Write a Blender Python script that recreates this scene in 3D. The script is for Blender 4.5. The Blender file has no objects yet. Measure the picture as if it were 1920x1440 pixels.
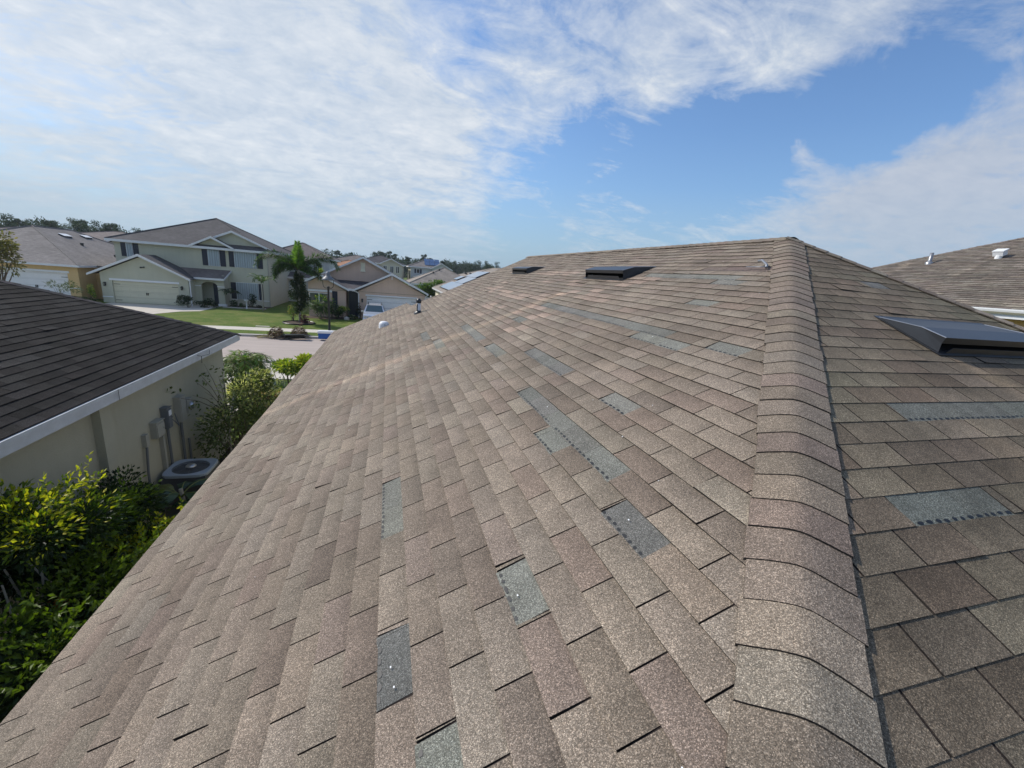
import bpy, math, random
from mathutils import Vector, Matrix, noise
random.seed(11)
sc = bpy.context.scene
COL = sc.collection
R = ((0.9582220938742215, -0.005851737977857841, -0.28596534051164524),
     (-0.27464103876269036, 0.2604354677922064, -0.9256055676924189),
     (0.07989191848149031, 0.9654735233441117, 0.24794789187015442))
F = 781.9
CAMZ = 5.0          # camera height above the ground

def ray(px, py):
    v = ((px-960)/F, -(py-720)/F, -1.0)
    return Vector([sum(R[i][j]*v[j] for j in range(3)) for i in range(3)])
def atY(px, py, Y):
    d = ray(px, py); t = Y/d.y
    return Vector((d.x*t, Y, d.z*t+CAMZ))
def atX(px, py, X):
    d = ray(px, py); t = X/d.x
    return Vector((X, d.y*t, d.z*t+CAMZ))
def gnd(px, py, z=0.0):
    d = ray(px, py); t = (z-CAMZ)/d.z
    return Vector((d.x*t, d.y*t, z))

# ------------------------------------------------------------------ materials
def new_mat(name):
    m = bpy.data.materials.new(name); m.use_nodes = True
    nt = m.node_tree; b = nt.nodes['Principled BSDF']
    return m, nt, b
def N(nt, t, **kw):
    n = nt.nodes.new(t)
    for k, v in kw.items():
        if k in n.inputs.keys(): n.inputs[k].default_value = v
        else: setattr(n, k, v)
    return n
def L(nt, a, b): nt.links.new(a, b)
def math_(nt, op, a, b=None, c=None, clamp=False):
    n = nt.nodes.new('ShaderNodeMath'); n.operation = op; n.use_clamp = clamp
    for i, v in enumerate((a, b, c)):
        if v is None: continue
        if isinstance(v, (int, float)): n.inputs[i].default_value = v
        else: L(nt, v, n.inputs[i])
    return n.outputs[0]
def mix_(nt, fac, a, b, bt='MIX'):
    n = nt.nodes.new('ShaderNodeMix'); n.data_type = 'RGBA'; n.blend_type = bt
    for i, v in ((0, fac), (6, a), (7, b)):
        if isinstance(v, (int, float)): n.inputs[i].default_value = v
        elif isinstance(v, tuple): n.inputs[i].default_value = (*v[:3], 1)
        else: L(nt, v, n.inputs[i])
    return n.outputs[2]
def ramp(nt, fac, stops):
    n = nt.nodes.new('ShaderNodeValToRGB')
    e = n.color_ramp.elements
    while len(e) < len(stops): e.new(0.5)
    for i, (p, c) in enumerate(stops):
        e[i].position = p
        e[i].color = (c, c, c, 1) if isinstance(c, (int, float)) else (*c, 1)
    L(nt, fac, n.inputs[0]); return n.outputs[0]
def objco(nt): return nt.nodes.new('ShaderNodeTexCoord').outputs['Object']
def noise_(nt, co, scale, detail=3, rough=.55):
    n = N(nt, 'ShaderNodeTexNoise', Scale=scale, Detail=detail, Roughness=rough)
    L(nt, co, n.inputs['Vector']); return n.outputs['Fac']
def mapping(nt, co, sc_):
    n = nt.nodes.new('ShaderNodeMapping'); n.inputs['Scale'].default_value = sc_
    L(nt, co, n.inputs[0]); return n.outputs[0]
def bump(nt, b, h, strength=.3, dist=.01):
    n = N(nt, 'ShaderNodeBump', Strength=strength, Distance=dist)
    L(nt, h, n.inputs['Height']); L(nt, n.outputs[0], b.inputs['Normal'])

def mat_plain(name, col, rough=.6, metal=0, var=.12, vscale=3.0, spec=.4, bmp=0):
    m, nt, b = new_mat(name)
    co = objco(nt)
    f = noise_(nt, co, vscale, 5)
    f2 = noise_(nt, co, vscale*14, 3)
    v = math_(nt, 'MULTIPLY_ADD', f, 2*var, 1-var)
    v = math_(nt, 'MULTIPLY_ADD', math_(nt, 'SUBTRACT', f2, .5), var, v)
    cc = mix_(nt, 1, (*col,), v, 'MULTIPLY')
    L(nt, cc, b.inputs['Base Color'])
    b.inputs['Roughness'].default_value = rough
    b.inputs['Metallic'].default_value = metal
    b.inputs['Specular IOR Level'].default_value = spec
    if bmp: bump(nt, b, f2, bmp, .01)
    return m

def mat_stucco(name, col):
    m, nt, b = new_mat(name)
    co = objco(nt)
    big = noise_(nt, mapping(nt, co, (.35, .35, .8)), 1.3, 6, .6)
    fine = noise_(nt, co, 55, 4)
    v = math_(nt, 'MULTIPLY_ADD', big, .22, .89)
    v = math_(nt, 'MULTIPLY_ADD', math_(nt, 'SUBTRACT', fine, .5), .16, v)
    # rain streaks
    st = noise_(nt, mapping(nt, co, (3.5, 3.5, .18)), 1.6, 4)
    v = math_(nt, 'MULTIPLY', v, ramp(nt, st, [(.35, .96), (.6, 1.0)]))
    L(nt, mix_(nt, 1, (*col,), v, 'MULTIPLY'), b.inputs['Base Color'])
    b.inputs['Roughness'].default_value = .93
    b.inputs['Specular IOR Level'].default_value = .15
    bump(nt, b, fine, .5, .012)
    return m

def mat_shingle(name, gran=430.0, contrast=.9, streak=True, stripes=(), wear=1.0, sheen=.25):
    """granule covered asphalt; per tab colour in the face attribute Col"""
    m, nt, b = new_mat(name)
    co = objco(nt)
    at = nt.nodes.new('ShaderNodeAttribute'); at.attribute_name = 'Col'
    vo = N(nt, 'ShaderNodeTexVoronoi', Scale=gran); L(nt, co, vo.inputs['Vector'])
    sp = nt.nodes.new('ShaderNodeSeparateColor'); L(nt, vo.outputs['Color'], sp.inputs[0])
    g = ramp(nt, sp.outputs[0], [(0, .42), (.35, .72), (.62, 1.0), (.86, 1.5), (1.0, 2.5)])
    n2 = noise_(nt, co, 130, 3)
    g2 = math_(nt, 'MULTIPLY_ADD', n2, 1.1, .45)
    g = math_(nt, 'MULTIPLY', g, g2)
    g = math_(nt, 'MULTIPLY_ADD', math_(nt, 'SUBTRACT', g, 1.0), contrast, 1.0)
    # smudges of colour on a hand size and a metre size
    n3 = noise_(nt, co, 9, 4); n4 = noise_(nt, co, 1.1, 4)
    w = math_(nt, 'MULTIPLY_ADD', n3, .5*wear, 1-.25*wear)
    w = math_(nt, 'MULTIPLY', w, math_(nt, 'MULTIPLY_ADD', n4, .5*wear, 1-.25*wear))
    g = math_(nt, 'MULTIPLY', g, w)
    if streak:
        st = noise_(nt, mapping(nt, co, (.5, 5.5, .5)), 1.0, 5, .65)
        g = math_(nt, 'MULTIPLY', g, math_(nt, 'MULTIPLY_ADD', st, .55, .725))
    c = mix_(nt, 1, at.outputs['Color'], g, 'MULTIPLY')
    # a little warm / grey drift between granules
    c = mix_(nt, math_(nt, 'MULTIPLY', sp.outputs[1], .45), c, mix_(nt, 1, c, (1.12, .98, .86), 'MULTIPLY'))
    for (axis, pos, half, s0, s1, amt) in stripes:      # rain-washed paler bands below a roof fitting
        sx = nt.nodes.new('ShaderNodeSeparateXYZ'); L(nt, co, sx.inputs[0])
        a = sx.outputs[axis]; o = sx.outputs[1-axis]
        wob = math_(nt, 'MULTIPLY_ADD', math_(nt, 'SUBTRACT', noise_(nt, co, 2.2, 4), .5), .22, a)
        d = math_(nt, 'ABSOLUTE', math_(nt, 'SUBTRACT', wob, pos))
        k = math_(nt, 'SUBTRACT', 1, math_(nt, 'DIVIDE', d, half), clamp=True)
        k = math_(nt, 'MULTIPLY', k, math_(nt, 'GREATER_THAN', o, s0))
        k = math_(nt, 'MULTIPLY', k, math_(nt, 'LESS_THAN', o, s1))
        k = math_(nt, 'MULTIPLY', k, math_(nt, 'MULTIPLY_ADD', noise_(nt, co, 14, 3), 1.2, .2), clamp=True)
        c = mix_(nt, math_(nt, 'MULTIPLY', k, amt), c, mix_(nt, 1, c, (1.62, 1.54, 1.46), 'MULTIPLY'))
    L(nt, c, b.inputs['Base Color'])
    b.inputs['Roughness'].default_value = .82
    b.inputs['Specular IOR Level'].default_value = sheen
    bump(nt, b, math_(nt, 'ADD', sp.outputs[2], n2), .55, .0035)
    return m

def mat_farroof(name, col, course=.056):
    m, nt, b = new_mat(name)
    co = objco(nt)
    big = noise_(nt, co, .8, 5); mid = noise_(nt, mapping(nt, co, (3, 3, 14)), 1.2, 3); fine = noise_(nt, co, 22, 2)
    v = math_(nt, 'MULTIPLY_ADD', big, .9, .55)
    v = math_(nt, 'MULTIPLY', v, math_(nt, 'MULTIPLY_ADD', mid, 1.0, .5))
    v = math_(nt, 'MULTIPLY', v, math_(nt, 'MULTIPLY_ADD', fine, .5, .75))
    wv = N(nt, 'ShaderNodeTexWave', Scale=1/(course*math.tau)*1.0, bands_direction='Z', wave_profile='SAW')
    L(nt, co, wv.inputs[0])
    v = math_(nt, 'MULTIPLY', v, ramp(nt, wv.outputs['Fac'], [(0, .72), (.2, 1), (1, 1)]))
    L(nt, mix_(nt, 1, (*col,), v, 'MULTIPLY'), b.inputs['Base Color'])
    b.inputs['Roughness'].default_value = .9; b.inputs['Specular IOR Level'].default_value = .2
    bump(nt, b, fine, .4, .01)
    return m

def mat_leaf(name, rough=.5, trans=.35, spec=.4):
    m, nt, b = new_mat(name)
    at = nt.nodes.new('ShaderNodeAttribute'); at.attribute_name = 'Col'
    f = noise_(nt, objco(nt), 1.7, 3)
    c = mix_(nt, 1, at.outputs['Color'], math_(nt, 'MULTIPLY_ADD', f, .7, .65), 'MULTIPLY')
    L(nt, c, b.inputs['Base Color'])
    b.inputs['Roughness'].default_value = rough
    b.inputs['Specular IOR Level'].default_value = spec
    tr = nt.nodes.new('ShaderNodeBsdfTranslucent')
    L(nt, mix_(nt, 1, c, (1.5, 1.7, .6), 'MULTIPLY'), tr.inputs[0])
    mx = nt.nodes.new('ShaderNodeMixShader'); mx.inputs[0].default_value = trans
    L(nt, b.outputs[0], mx.inputs[1]); L(nt, tr.outputs[0], mx.inputs[2])
    L(nt, mx.outputs[0], nt.nodes['Material Output'].inputs[0])
    return m

def mat_grass():
    m, nt, b = new_mat('grass')
    co = objco(nt)
    a = noise_(nt, co, .35, 5); c = noise_(nt, mapping(nt, co, (3, 9, 1)), 1.0, 5, .7); d = noise_(nt, co, 26, 3, .7)
    col = mix_(nt, ramp(nt, a, [(.35, 0), (.68, 1)]), (.105, .165, .022), (.17, .21, .04))
    col = mix_(nt, ramp(nt, c, [(.40, 0), (.62, 1)]), mix_(nt, 1, col, (.62, .70, .7), 'MULTIPLY'), col)
    col = mix_(nt, ramp(nt, noise_(nt, co, .7, 6, .7), [(.48, 0), (.70, .75)]), col, (.22, .20, .07))
    col = mix_(nt, 1, col, math_(nt, 'MULTIPLY_ADD', d, 1.1, .45), 'MULTIPLY')
    L(nt, col, b.inputs['Base Color']); b.inputs['Roughness'].default_value = .9
    b.inputs['Specular IOR Level'].default_value = .15
    bump(nt, b, math_(nt, 'ADD', d, c), .9, .05)
    return m
def mat_pave(name, col, joint=0, var=.16):
    m, nt, b = new_mat(name)
    co = objco(nt)
    big = noise_(nt, co, .5, 6, .65); fine = noise_(nt, co, 40, 3); mid = noise_(nt, mapping(nt, co, (.12, 2.4, 1)), 1.5, 4)
    v = math_(nt, 'MULTIPLY_ADD', big, 2*var, 1-var)
    v = math_(nt, 'MULTIPLY', v, math_(nt, 'MULTIPLY_ADD', fine, .3, .85))
    v = math_(nt, 'MULTIPLY', v, math_(nt, 'MULTIPLY_ADD', mid, .5, .75))
    if joint:
        sx = nt.nodes.new('ShaderNodeSeparateXYZ'); L(nt, co, sx.inputs[0])
        fr = math_(nt, 'FRACT', math_(nt, 'DIVIDE', sx.outputs[0], joint))
        v = math_(nt, 'MULTIPLY', v, ramp(nt, fr, [(0, .5), (.02, 1), (1, 1)]))
    L(nt, mix_(nt, 1, (*col,), v, 'MULTIPLY'), b.inputs['Base Color'])
    b.inputs['Roughness'].default_value = .9; b.inputs['Specular IOR Level'].default_value = .2
    bump(nt, b, fine, .4, .006)
    return m
def mat_glass(name, col=(.02, .03, .035)):
    m, nt, b = new_mat(name)
    b.inputs['Base Color'].default_value = (*col, 1); b.inputs['Roughness'].default_value = .06
    b.inputs['Specular IOR Level'].default_value = .8
    return m
def mat_corrug(name, col, scale):
    m, nt, b = new_mat(name)
    co = objco(nt)
    wv = N(nt, 'ShaderNodeTexWave', Scale=scale, bands_direction='X'); L(nt, co, wv.inputs[0])
    st = noise_(nt, mapping(nt, co, (9, 9, .6)), 1.0, 4)
    v = math_(nt, 'MULTIPLY', math_(nt, 'MULTIPLY_ADD', wv.outputs['Fac'], .35, .78), math_(nt, 'MULTIPLY_ADD', st, .4, .8))
    L(nt, mix_(nt, 1, (*col,), v, 'MULTIPLY'), b.inputs['Base Color'])
    b.inputs['Metallic'].default_value = .4; b.inputs['Roughness'].default_value = .4
    bump(nt, b, wv.outputs['Fac'], .8, .03)
    return m
def mat_siding(name, col, step, axis=2, depth=.02):
    m, nt, b = new_mat(name)
    co = objco(nt)
    sx = nt.nodes.new('ShaderNodeSeparateXYZ'); L(nt, co, sx.inputs[0])
    fr = math_(nt, 'FRACT', math_(nt, 'DIVIDE', sx.outputs[axis], step))
    g = ramp(nt, fr, [(0, .62), (.05, 1), (1, 1)])
    big = noise_(nt, co, 1.2, 5)
    v = math_(nt, 'MULTIPLY', g, math_(nt, 'MULTIPLY_ADD', big, .2, .9))
    L(nt, mix_(nt, 1, (*col,), v, 'MULTIPLY'), b.inputs['Base Color'])
    b.inputs['Roughness'].default_value = .55
    bump(nt, b, g, .6, depth)
    return m

M = {}
M['sh_own'] = mat_shingle('asphalt_shingle_tan', stripes=((1, 6.15, .20, -2.0, 2.6, 1.0),))
M['sh_hip'] = mat_shingle('asphalt_shingle_tan_hip_end', streak=False, stripes=((0, 3.85, .2, -2.2, 1.9, .9), (0, 4.8, .2, -2, 1.8, .5), (0, 2.95, .1, -.5, 1.6, .3)), wear=1.6)
M['sh_cap'] = mat_shingle('asphalt_shingle_cap', streak=False, wear=1.3)
M['sh_dark'] = mat_shingle('asphalt_shingle_charcoal', gran=200, contrast=.6, wear=1.3, sheen=.08)
M['sh_nb'] = mat_shingle('asphalt_shingle_weathered', gran=110, contrast=.55, wear=1.6, stripes=((1, 10.4, .16, 12, 16.9, .8), (1, 8.6, .12, 12, 17.3, .5)))
M['tar'] = mat_plain('bitumen', (.010, .011, .012), .55, spec=.5)
M['slot'] = mat_plain('shadowed_felt', (.035, .028, .025), .95, spec=.1)
M['black_metal'] = mat_plain('black_painted_metal', (.020, .022, .026), .36, var=.35, vscale=7, spec=.5, metal=.0)
M['vent_dark'] = mat_plain('vent_throat', (.004, .004, .005), .8)
M['grey_metal'] = mat_plain('galvanised_metal', (.30, .31, .33), .38, metal=.6, var=.2, vscale=8)
M['bright_metal'] = mat_plain('bright_metal', (.55, .57, .6), .28, metal=.8)
M['white'] = mat_plain('white_paint', (.74, .75, .76), .5, var=.08)
M['fascia'] = mat_plain('white_aluminium_fascia', (.68, .69, .70), .4, var=.13, vscale=4)
M['fascia_near'] = mat_plain('weathered_fascia', (.50, .52, .54), .45, var=.22, vscale=6)
M['st_olive'] = mat_stucco('stucco_olive', (.43, .41, .315))
M['st_olive_dark'] = mat_stucco('stucco_olive_pilaster', (.23, .215, .165))
M['st_green'] = mat_stucco('stucco_sage', (.50, .495, .39))
M['st_tan'] = mat_stucco('stucco_tan', (.62, .46, .36))
M['st_ochre'] = mat_stucco('stucco_ochre', (.64, .45, .22))
M['st_cream'] = mat_stucco('stucco_cream', (.74, .70, .55))
M['st_grey'] = mat_stucco('stucco_pale_grey', (.54, .56, .55))
M['st_beige'] = mat_stucco('stucco_beige', (.52, .50, .42))
M['navy'] = mat_plain('navy_shutter', (.018, .024, .042), .5, var=.2)
M['door_navy'] = mat_plain('navy_door', (.012, .025, .05), .35)
M['gar_sage'] = mat_siding('garage_panel_sage', (.62, .59, .44), .53)
M['gar_white'] = mat_siding('garage_panel_white', (.78, .77, .75), .53)
M['corr'] = mat_corrug('corrugated_storm_panel', (.40, .46, .50), 1.6)
M['glass'] = mat_glass('window_glass', (.03, .04, .045))
M['glass_g'] = mat_glass('window_glass_green', (.06, .08, .075))
M['darkglass'] = mat_glass('windscreen', (.03, .06, .075))
M['far_dark'] = mat_farroof('roof_slate_brown', (.098, .091, .090))
M['far_brown'] = mat_farroof('roof_brown', (.17, .142, .13))
M['far_tan'] = mat_farroof('roof_tan', (.27, .235, .20))
M['far_grey'] = mat_farroof('roof_grey', (.205, .185, .172))
M['far_orange'] = mat_farroof('roof_orange', (.42, .22, .13))
M['far_darkgrey'] = mat_farroof('roof_dark', (.075, .07, .075))
M['solar'] = mat_glass('solar_cell', (.17, .20, .26))
M['solar_blue'] = mat_glass('solar_cell_blue', (.05, .085, .17))
M['grass'] = mat_grass()
M['road'] = mat_pave('road_asphalt', (.42, .355, .31), var=.1)
M['conc'] = mat_pave('concrete', (.58, .53, .45), 1.5, .1)
M['conc_g'] = mat_pave('concrete_drive', (.55, .50, .42), 3.0, .12)
M['kerb'] = mat_pave('kerb_concrete', (.44, .41, .38), 0, .12)
M['mulch'] = mat_plain('mulch', (.07, .045, .03), .95, var=.5, vscale=12, bmp=.8)
M['soil'] = mat_plain('dark_soil', (.035, .030, .018), .95, var=.5, vscale=7, bmp=.8)
M['leaf'] = mat_leaf('leaf')
M['leafgloss'] = mat_leaf('leaf_gloss', .35, .3, .5)
M['leaffar'] = mat_leaf('leaf_far', .7, .2, .2)
M['bark'] = mat_plain('bark', (.11, .085, .06), .95, var=.35, vscale=14, bmp=.7)
M['bark_pale'] = mat_plain('palm_bark', (.36, .34, .29), .9, var=.3, vscale=12, bmp=.5)
M['iron'] = mat_plain('black_iron', (.012, .014, .014), .4)
M['car'] = mat_plain('silver_car_paint', (.55, .58, .62), .22, metal=.5, var=.03)
M['rubber'] = mat_plain('rubber', (.015, .015, .015), .8)
M['blue_plastic'] = mat_plain('blue_plastic', (.02, .10, .35), .4)
M['beigebox'] = mat_plain('beige_enamel', (.36, .35, .30), .5)
M['greybox'] = mat_plain('grey_enamel', (.14, .15, .16), .5)
M['acgrey'] = mat_plain('ac_enamel', (.36, .41, .46), .45, var=.12)
M['acside'] = mat_siding('ac_louvre', (.10, .105, .11), .04, 2, .02)
M['fan'] = mat_plain('fan_plastic', (.02, .022, .025), .5)
M['fencewhite'] = mat_siding('vinyl_fence', (.70, .72, .74), .15, 0)

# ------------------------------------------------------------------ mesh builder
class MB:
    def __init__(s): s.v = []; s.f = []; s.m = []; s.c = []
    def add(s, verts, faces, mi=0, col=(.5, .5, .5)):
        o = len(s.v); s.v.extend([tuple(p) for p in verts])
        for f in faces: s.f.append([o+i for i in f]); s.m.append(mi); s.c.append(col)
    def quad(s, a, b, c, d, mi=0, col=(.5, .5, .5)): s.add((a, b, c, d), ((0, 1, 2, 3),), mi, col)
    def tri(s, a, b, c, mi=0, col=(.5, .5, .5)): s.add((a, b, c), ((0, 1, 2),), mi, col)
    def box(s, x0, x1, y0, y1, z0, z1, mi=0, col=(.5, .5, .5)):
        v = [(x, y, z) for z in (z0, z1) for y in (y0, y1) for x in (x0, x1)]
        s.add(v, ((0, 2, 3, 1), (4, 5, 7, 6), (0, 1, 5, 4), (2, 6, 7, 3), (0, 4, 6, 2), (1, 3, 7, 5)), mi, col)
    def obox(s, c, ax, ay, az, mi=0, col=(.5, .5, .5)):
        """oriented box: centre and three half-axis vectors"""
        c, ax, ay, az = map(Vector, (c, ax, ay, az))
        v = [c+ax*i+ay*j+az*k for k in (-1, 1) for j in (-1, 1) for i in (-1, 1)]
        s.add(v, ((0, 2, 3, 1), (4, 5, 7, 6), (0, 1, 5, 4), (2, 6, 7, 3), (0, 4, 6, 2), (1, 3, 7, 5)), mi, col)
    def slab(s, poly, off, mi=0, col=(.5, .5, .5)):
        """polygon (3d points) extruded by the vector off"""
        off = Vector(off); p = [Vector(q) for q in poly]; n = len(p)
        v = p+[q+off for q in p]
        s.add(v, [tuple(range(n)), tuple(range(2*n-1, n-1, -1))]+[(i, (i+1) % n, n+(i+1) % n, n+i) for i in range(n)], mi, col)
    def tube(s, pts, rad, n=8, mi=0, col=(.5, .5, .5), cap=True):
        pts = [Vector(p) for p in pts]
        if isinstance(rad, (int, float)): rad = [rad]*len(pts)
        rings = []; up = Vector((.13, .21, 1)).normalized()
        for i, p in enumerate(pts):
            t = (pts[min(i+1, len(pts)-1)]-pts[max(i-1, 0)]).normalized()
            a = t.cross(up)
            if a.length < .05: a = t.cross(Vector((1, 0, 0)))
            a.normalize(); b = t.cross(a)
            rings.append([p+(a*math.cos(k*math.tau/n)+b*math.sin(k*math.tau/n))*rad[i] for k in range(n)])
        v = [q for r in rings for q in r]; fs = []
        for i in range(len(pts)-1):
            for k in range(n): fs.append((i*n+k, i*n+(k+1) % n, (i+1)*n+(k+1) % n, (i+1)*n+k))
        if cap: fs.append(tuple(range(n-1, -1, -1))); fs.append(tuple(range((len(pts)-1)*n, len(pts)*n)))
        s.add(v, fs, mi, col)
    def lathe(s, c, prof, n=20, mi=0, col=(.5, .5, .5)):
        c = Vector(c); v = []; fs = []
        for r, z in prof:
            for k in range(n): v.append(c+Vector((r*math.cos(k*math.tau/n), r*math.sin(k*math.tau/n), z)))
        for i in range(len(prof)-1):
            for k in range(n): fs.append((i*n+k, i*n+(k+1) % n, (i+1)*n+(k+1) % n, (i+1)*n+k))
        s.add(v, fs, mi, col)
    def build(s, name, mats, parent=None, smooth=False, loc=None):
        me = bpy.data.meshes.new(name)
        org = Vector(loc) if loc is not None else None
        vs = s.v if org is None else [tuple(Vector(p)-org) for p in s.v]
        me.from_pydata(vs, [], s.f)
        if not isinstance(mats, (list, tuple)): mats = [mats]
        for m in mats: me.materials.append(m)
        me.polygons.foreach_set('material_index', s.m)
        at = me.color_attributes.new('Col', 'FLOAT_COLOR', 'CORNER')
        buf = []
        for f, c in zip(s.f, s.c):
            if isinstance(c, list):
                for q in c: buf.extend((q[0], q[1], q[2], 1.0))
            else: buf.extend((c[0], c[1], c[2], 1.0)*len(f))
        at.data.foreach_set('color', buf)
        if smooth: me.polygons.foreach_set('use_smooth', [True]*len(s.f))
        me.update()
        o = bpy.data.objects.new(name, me); COL.objects.link(o)
        if org is not None: o.location = org
        if parent is not None:
            o.parent = parent
            w = Vector((0, 0, 0)); p = parent
            while p is not None: w += p.location; p = p.parent
            o.location = (org if org is not None else Vector((0, 0, 0)))-w
        return o

def build_each(mb, name, mats, parent):
    """one object per connected piece"""
    par = list(range(len(mb.v)))
    def find(a):
        while par[a] != a: par[a] = par[par[a]]; a = par[a]
        return a
    for f in mb.f:
        for k in f[1:]: par[find(k)] = find(f[0])
    grp = {}
    for i, f in enumerate(mb.f): grp.setdefault(find(f[0]), []).append(i)
    out = []
    for fs in grp.values():
        m = MB(); ids = {}
        for i in fs:
            nf = []
            for k in mb.f[i]:
                if k not in ids: ids[k] = len(m.v); m.v.append(mb.v[k])
                nf.append(ids[k])
            m.f.append(nf); m.m.append(mb.m[i]); m.c.append(mb.c[i])
        out.append(m.build(name, mats, parent))
    return out
def tag(o, label, cat, group=None):
    o['label'] = label; o['category'] = cat
    if group: o['group'] = group
    return o
def thing(name, loc, label, cat, group=None):
    o = bpy.data.objects.new(name, None); COL.objects.link(o); o.location = loc
    o.empty_display_size = .2
    return tag(o, label, cat, group)
def struct(o, kind='structure'): o['kind'] = kind; return o
def children(o): return [c for c in bpy.data.objects if c.parent == o]
def copy_tree(o, loc, label, rotz=0, scale=1.0, group=None):
    c = o.copy(); COL.objects.link(c); c.location = loc; c.rotation_euler = (0, 0, rotz); c.scale = (scale,)*3
    c['label'] = label
    if group: c['group'] = group
    for ch in children(o):
        d = ch.copy(); COL.objects.link(d); d.parent = c
        for g in children(ch):
            e = g.copy(); COL.objects.link(e); e.parent = d
    return c
def vary(c, a=.15):
    k = 1+random.uniform(-a, a)
    return (c[0]*k*(1+random.uniform(-a, a)*.3), c[1]*k, c[2]*k*(1+random.uniform(-a, a)*.3))

# ------------------------------------------------------------------ shingled slopes with real courses and tabs
TAN = [(.218, .183, .144)]*8+[(.200, .166, .130)]*5+[(.172, .140, .110)]*2+[(.206, .165, .132)]*2+[(.236, .201, .159)]*3
def slope_pt(fr, u, v, h, amp):
    O, U, V, z0, m = fr
    x = O[0]+U[0]*u+V[0]*v; y = O[1]+U[1]*u+V[1]*v
    z = z0+m*v
    if amp:
        far = min(1, max(0, (u-3)/6))
        h += amp*(noise.noise(Vector((x*.9, y*1.6, 3.3)))*(.35+.9*far)+noise.noise(Vector((x*2.6, y*3.4, 9)))*.35)
    k = 1/math.sqrt(1+m*m)
    return (x-V[0]*m*k*h, y-V[1]*m*k*h, z+k*h)

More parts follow.
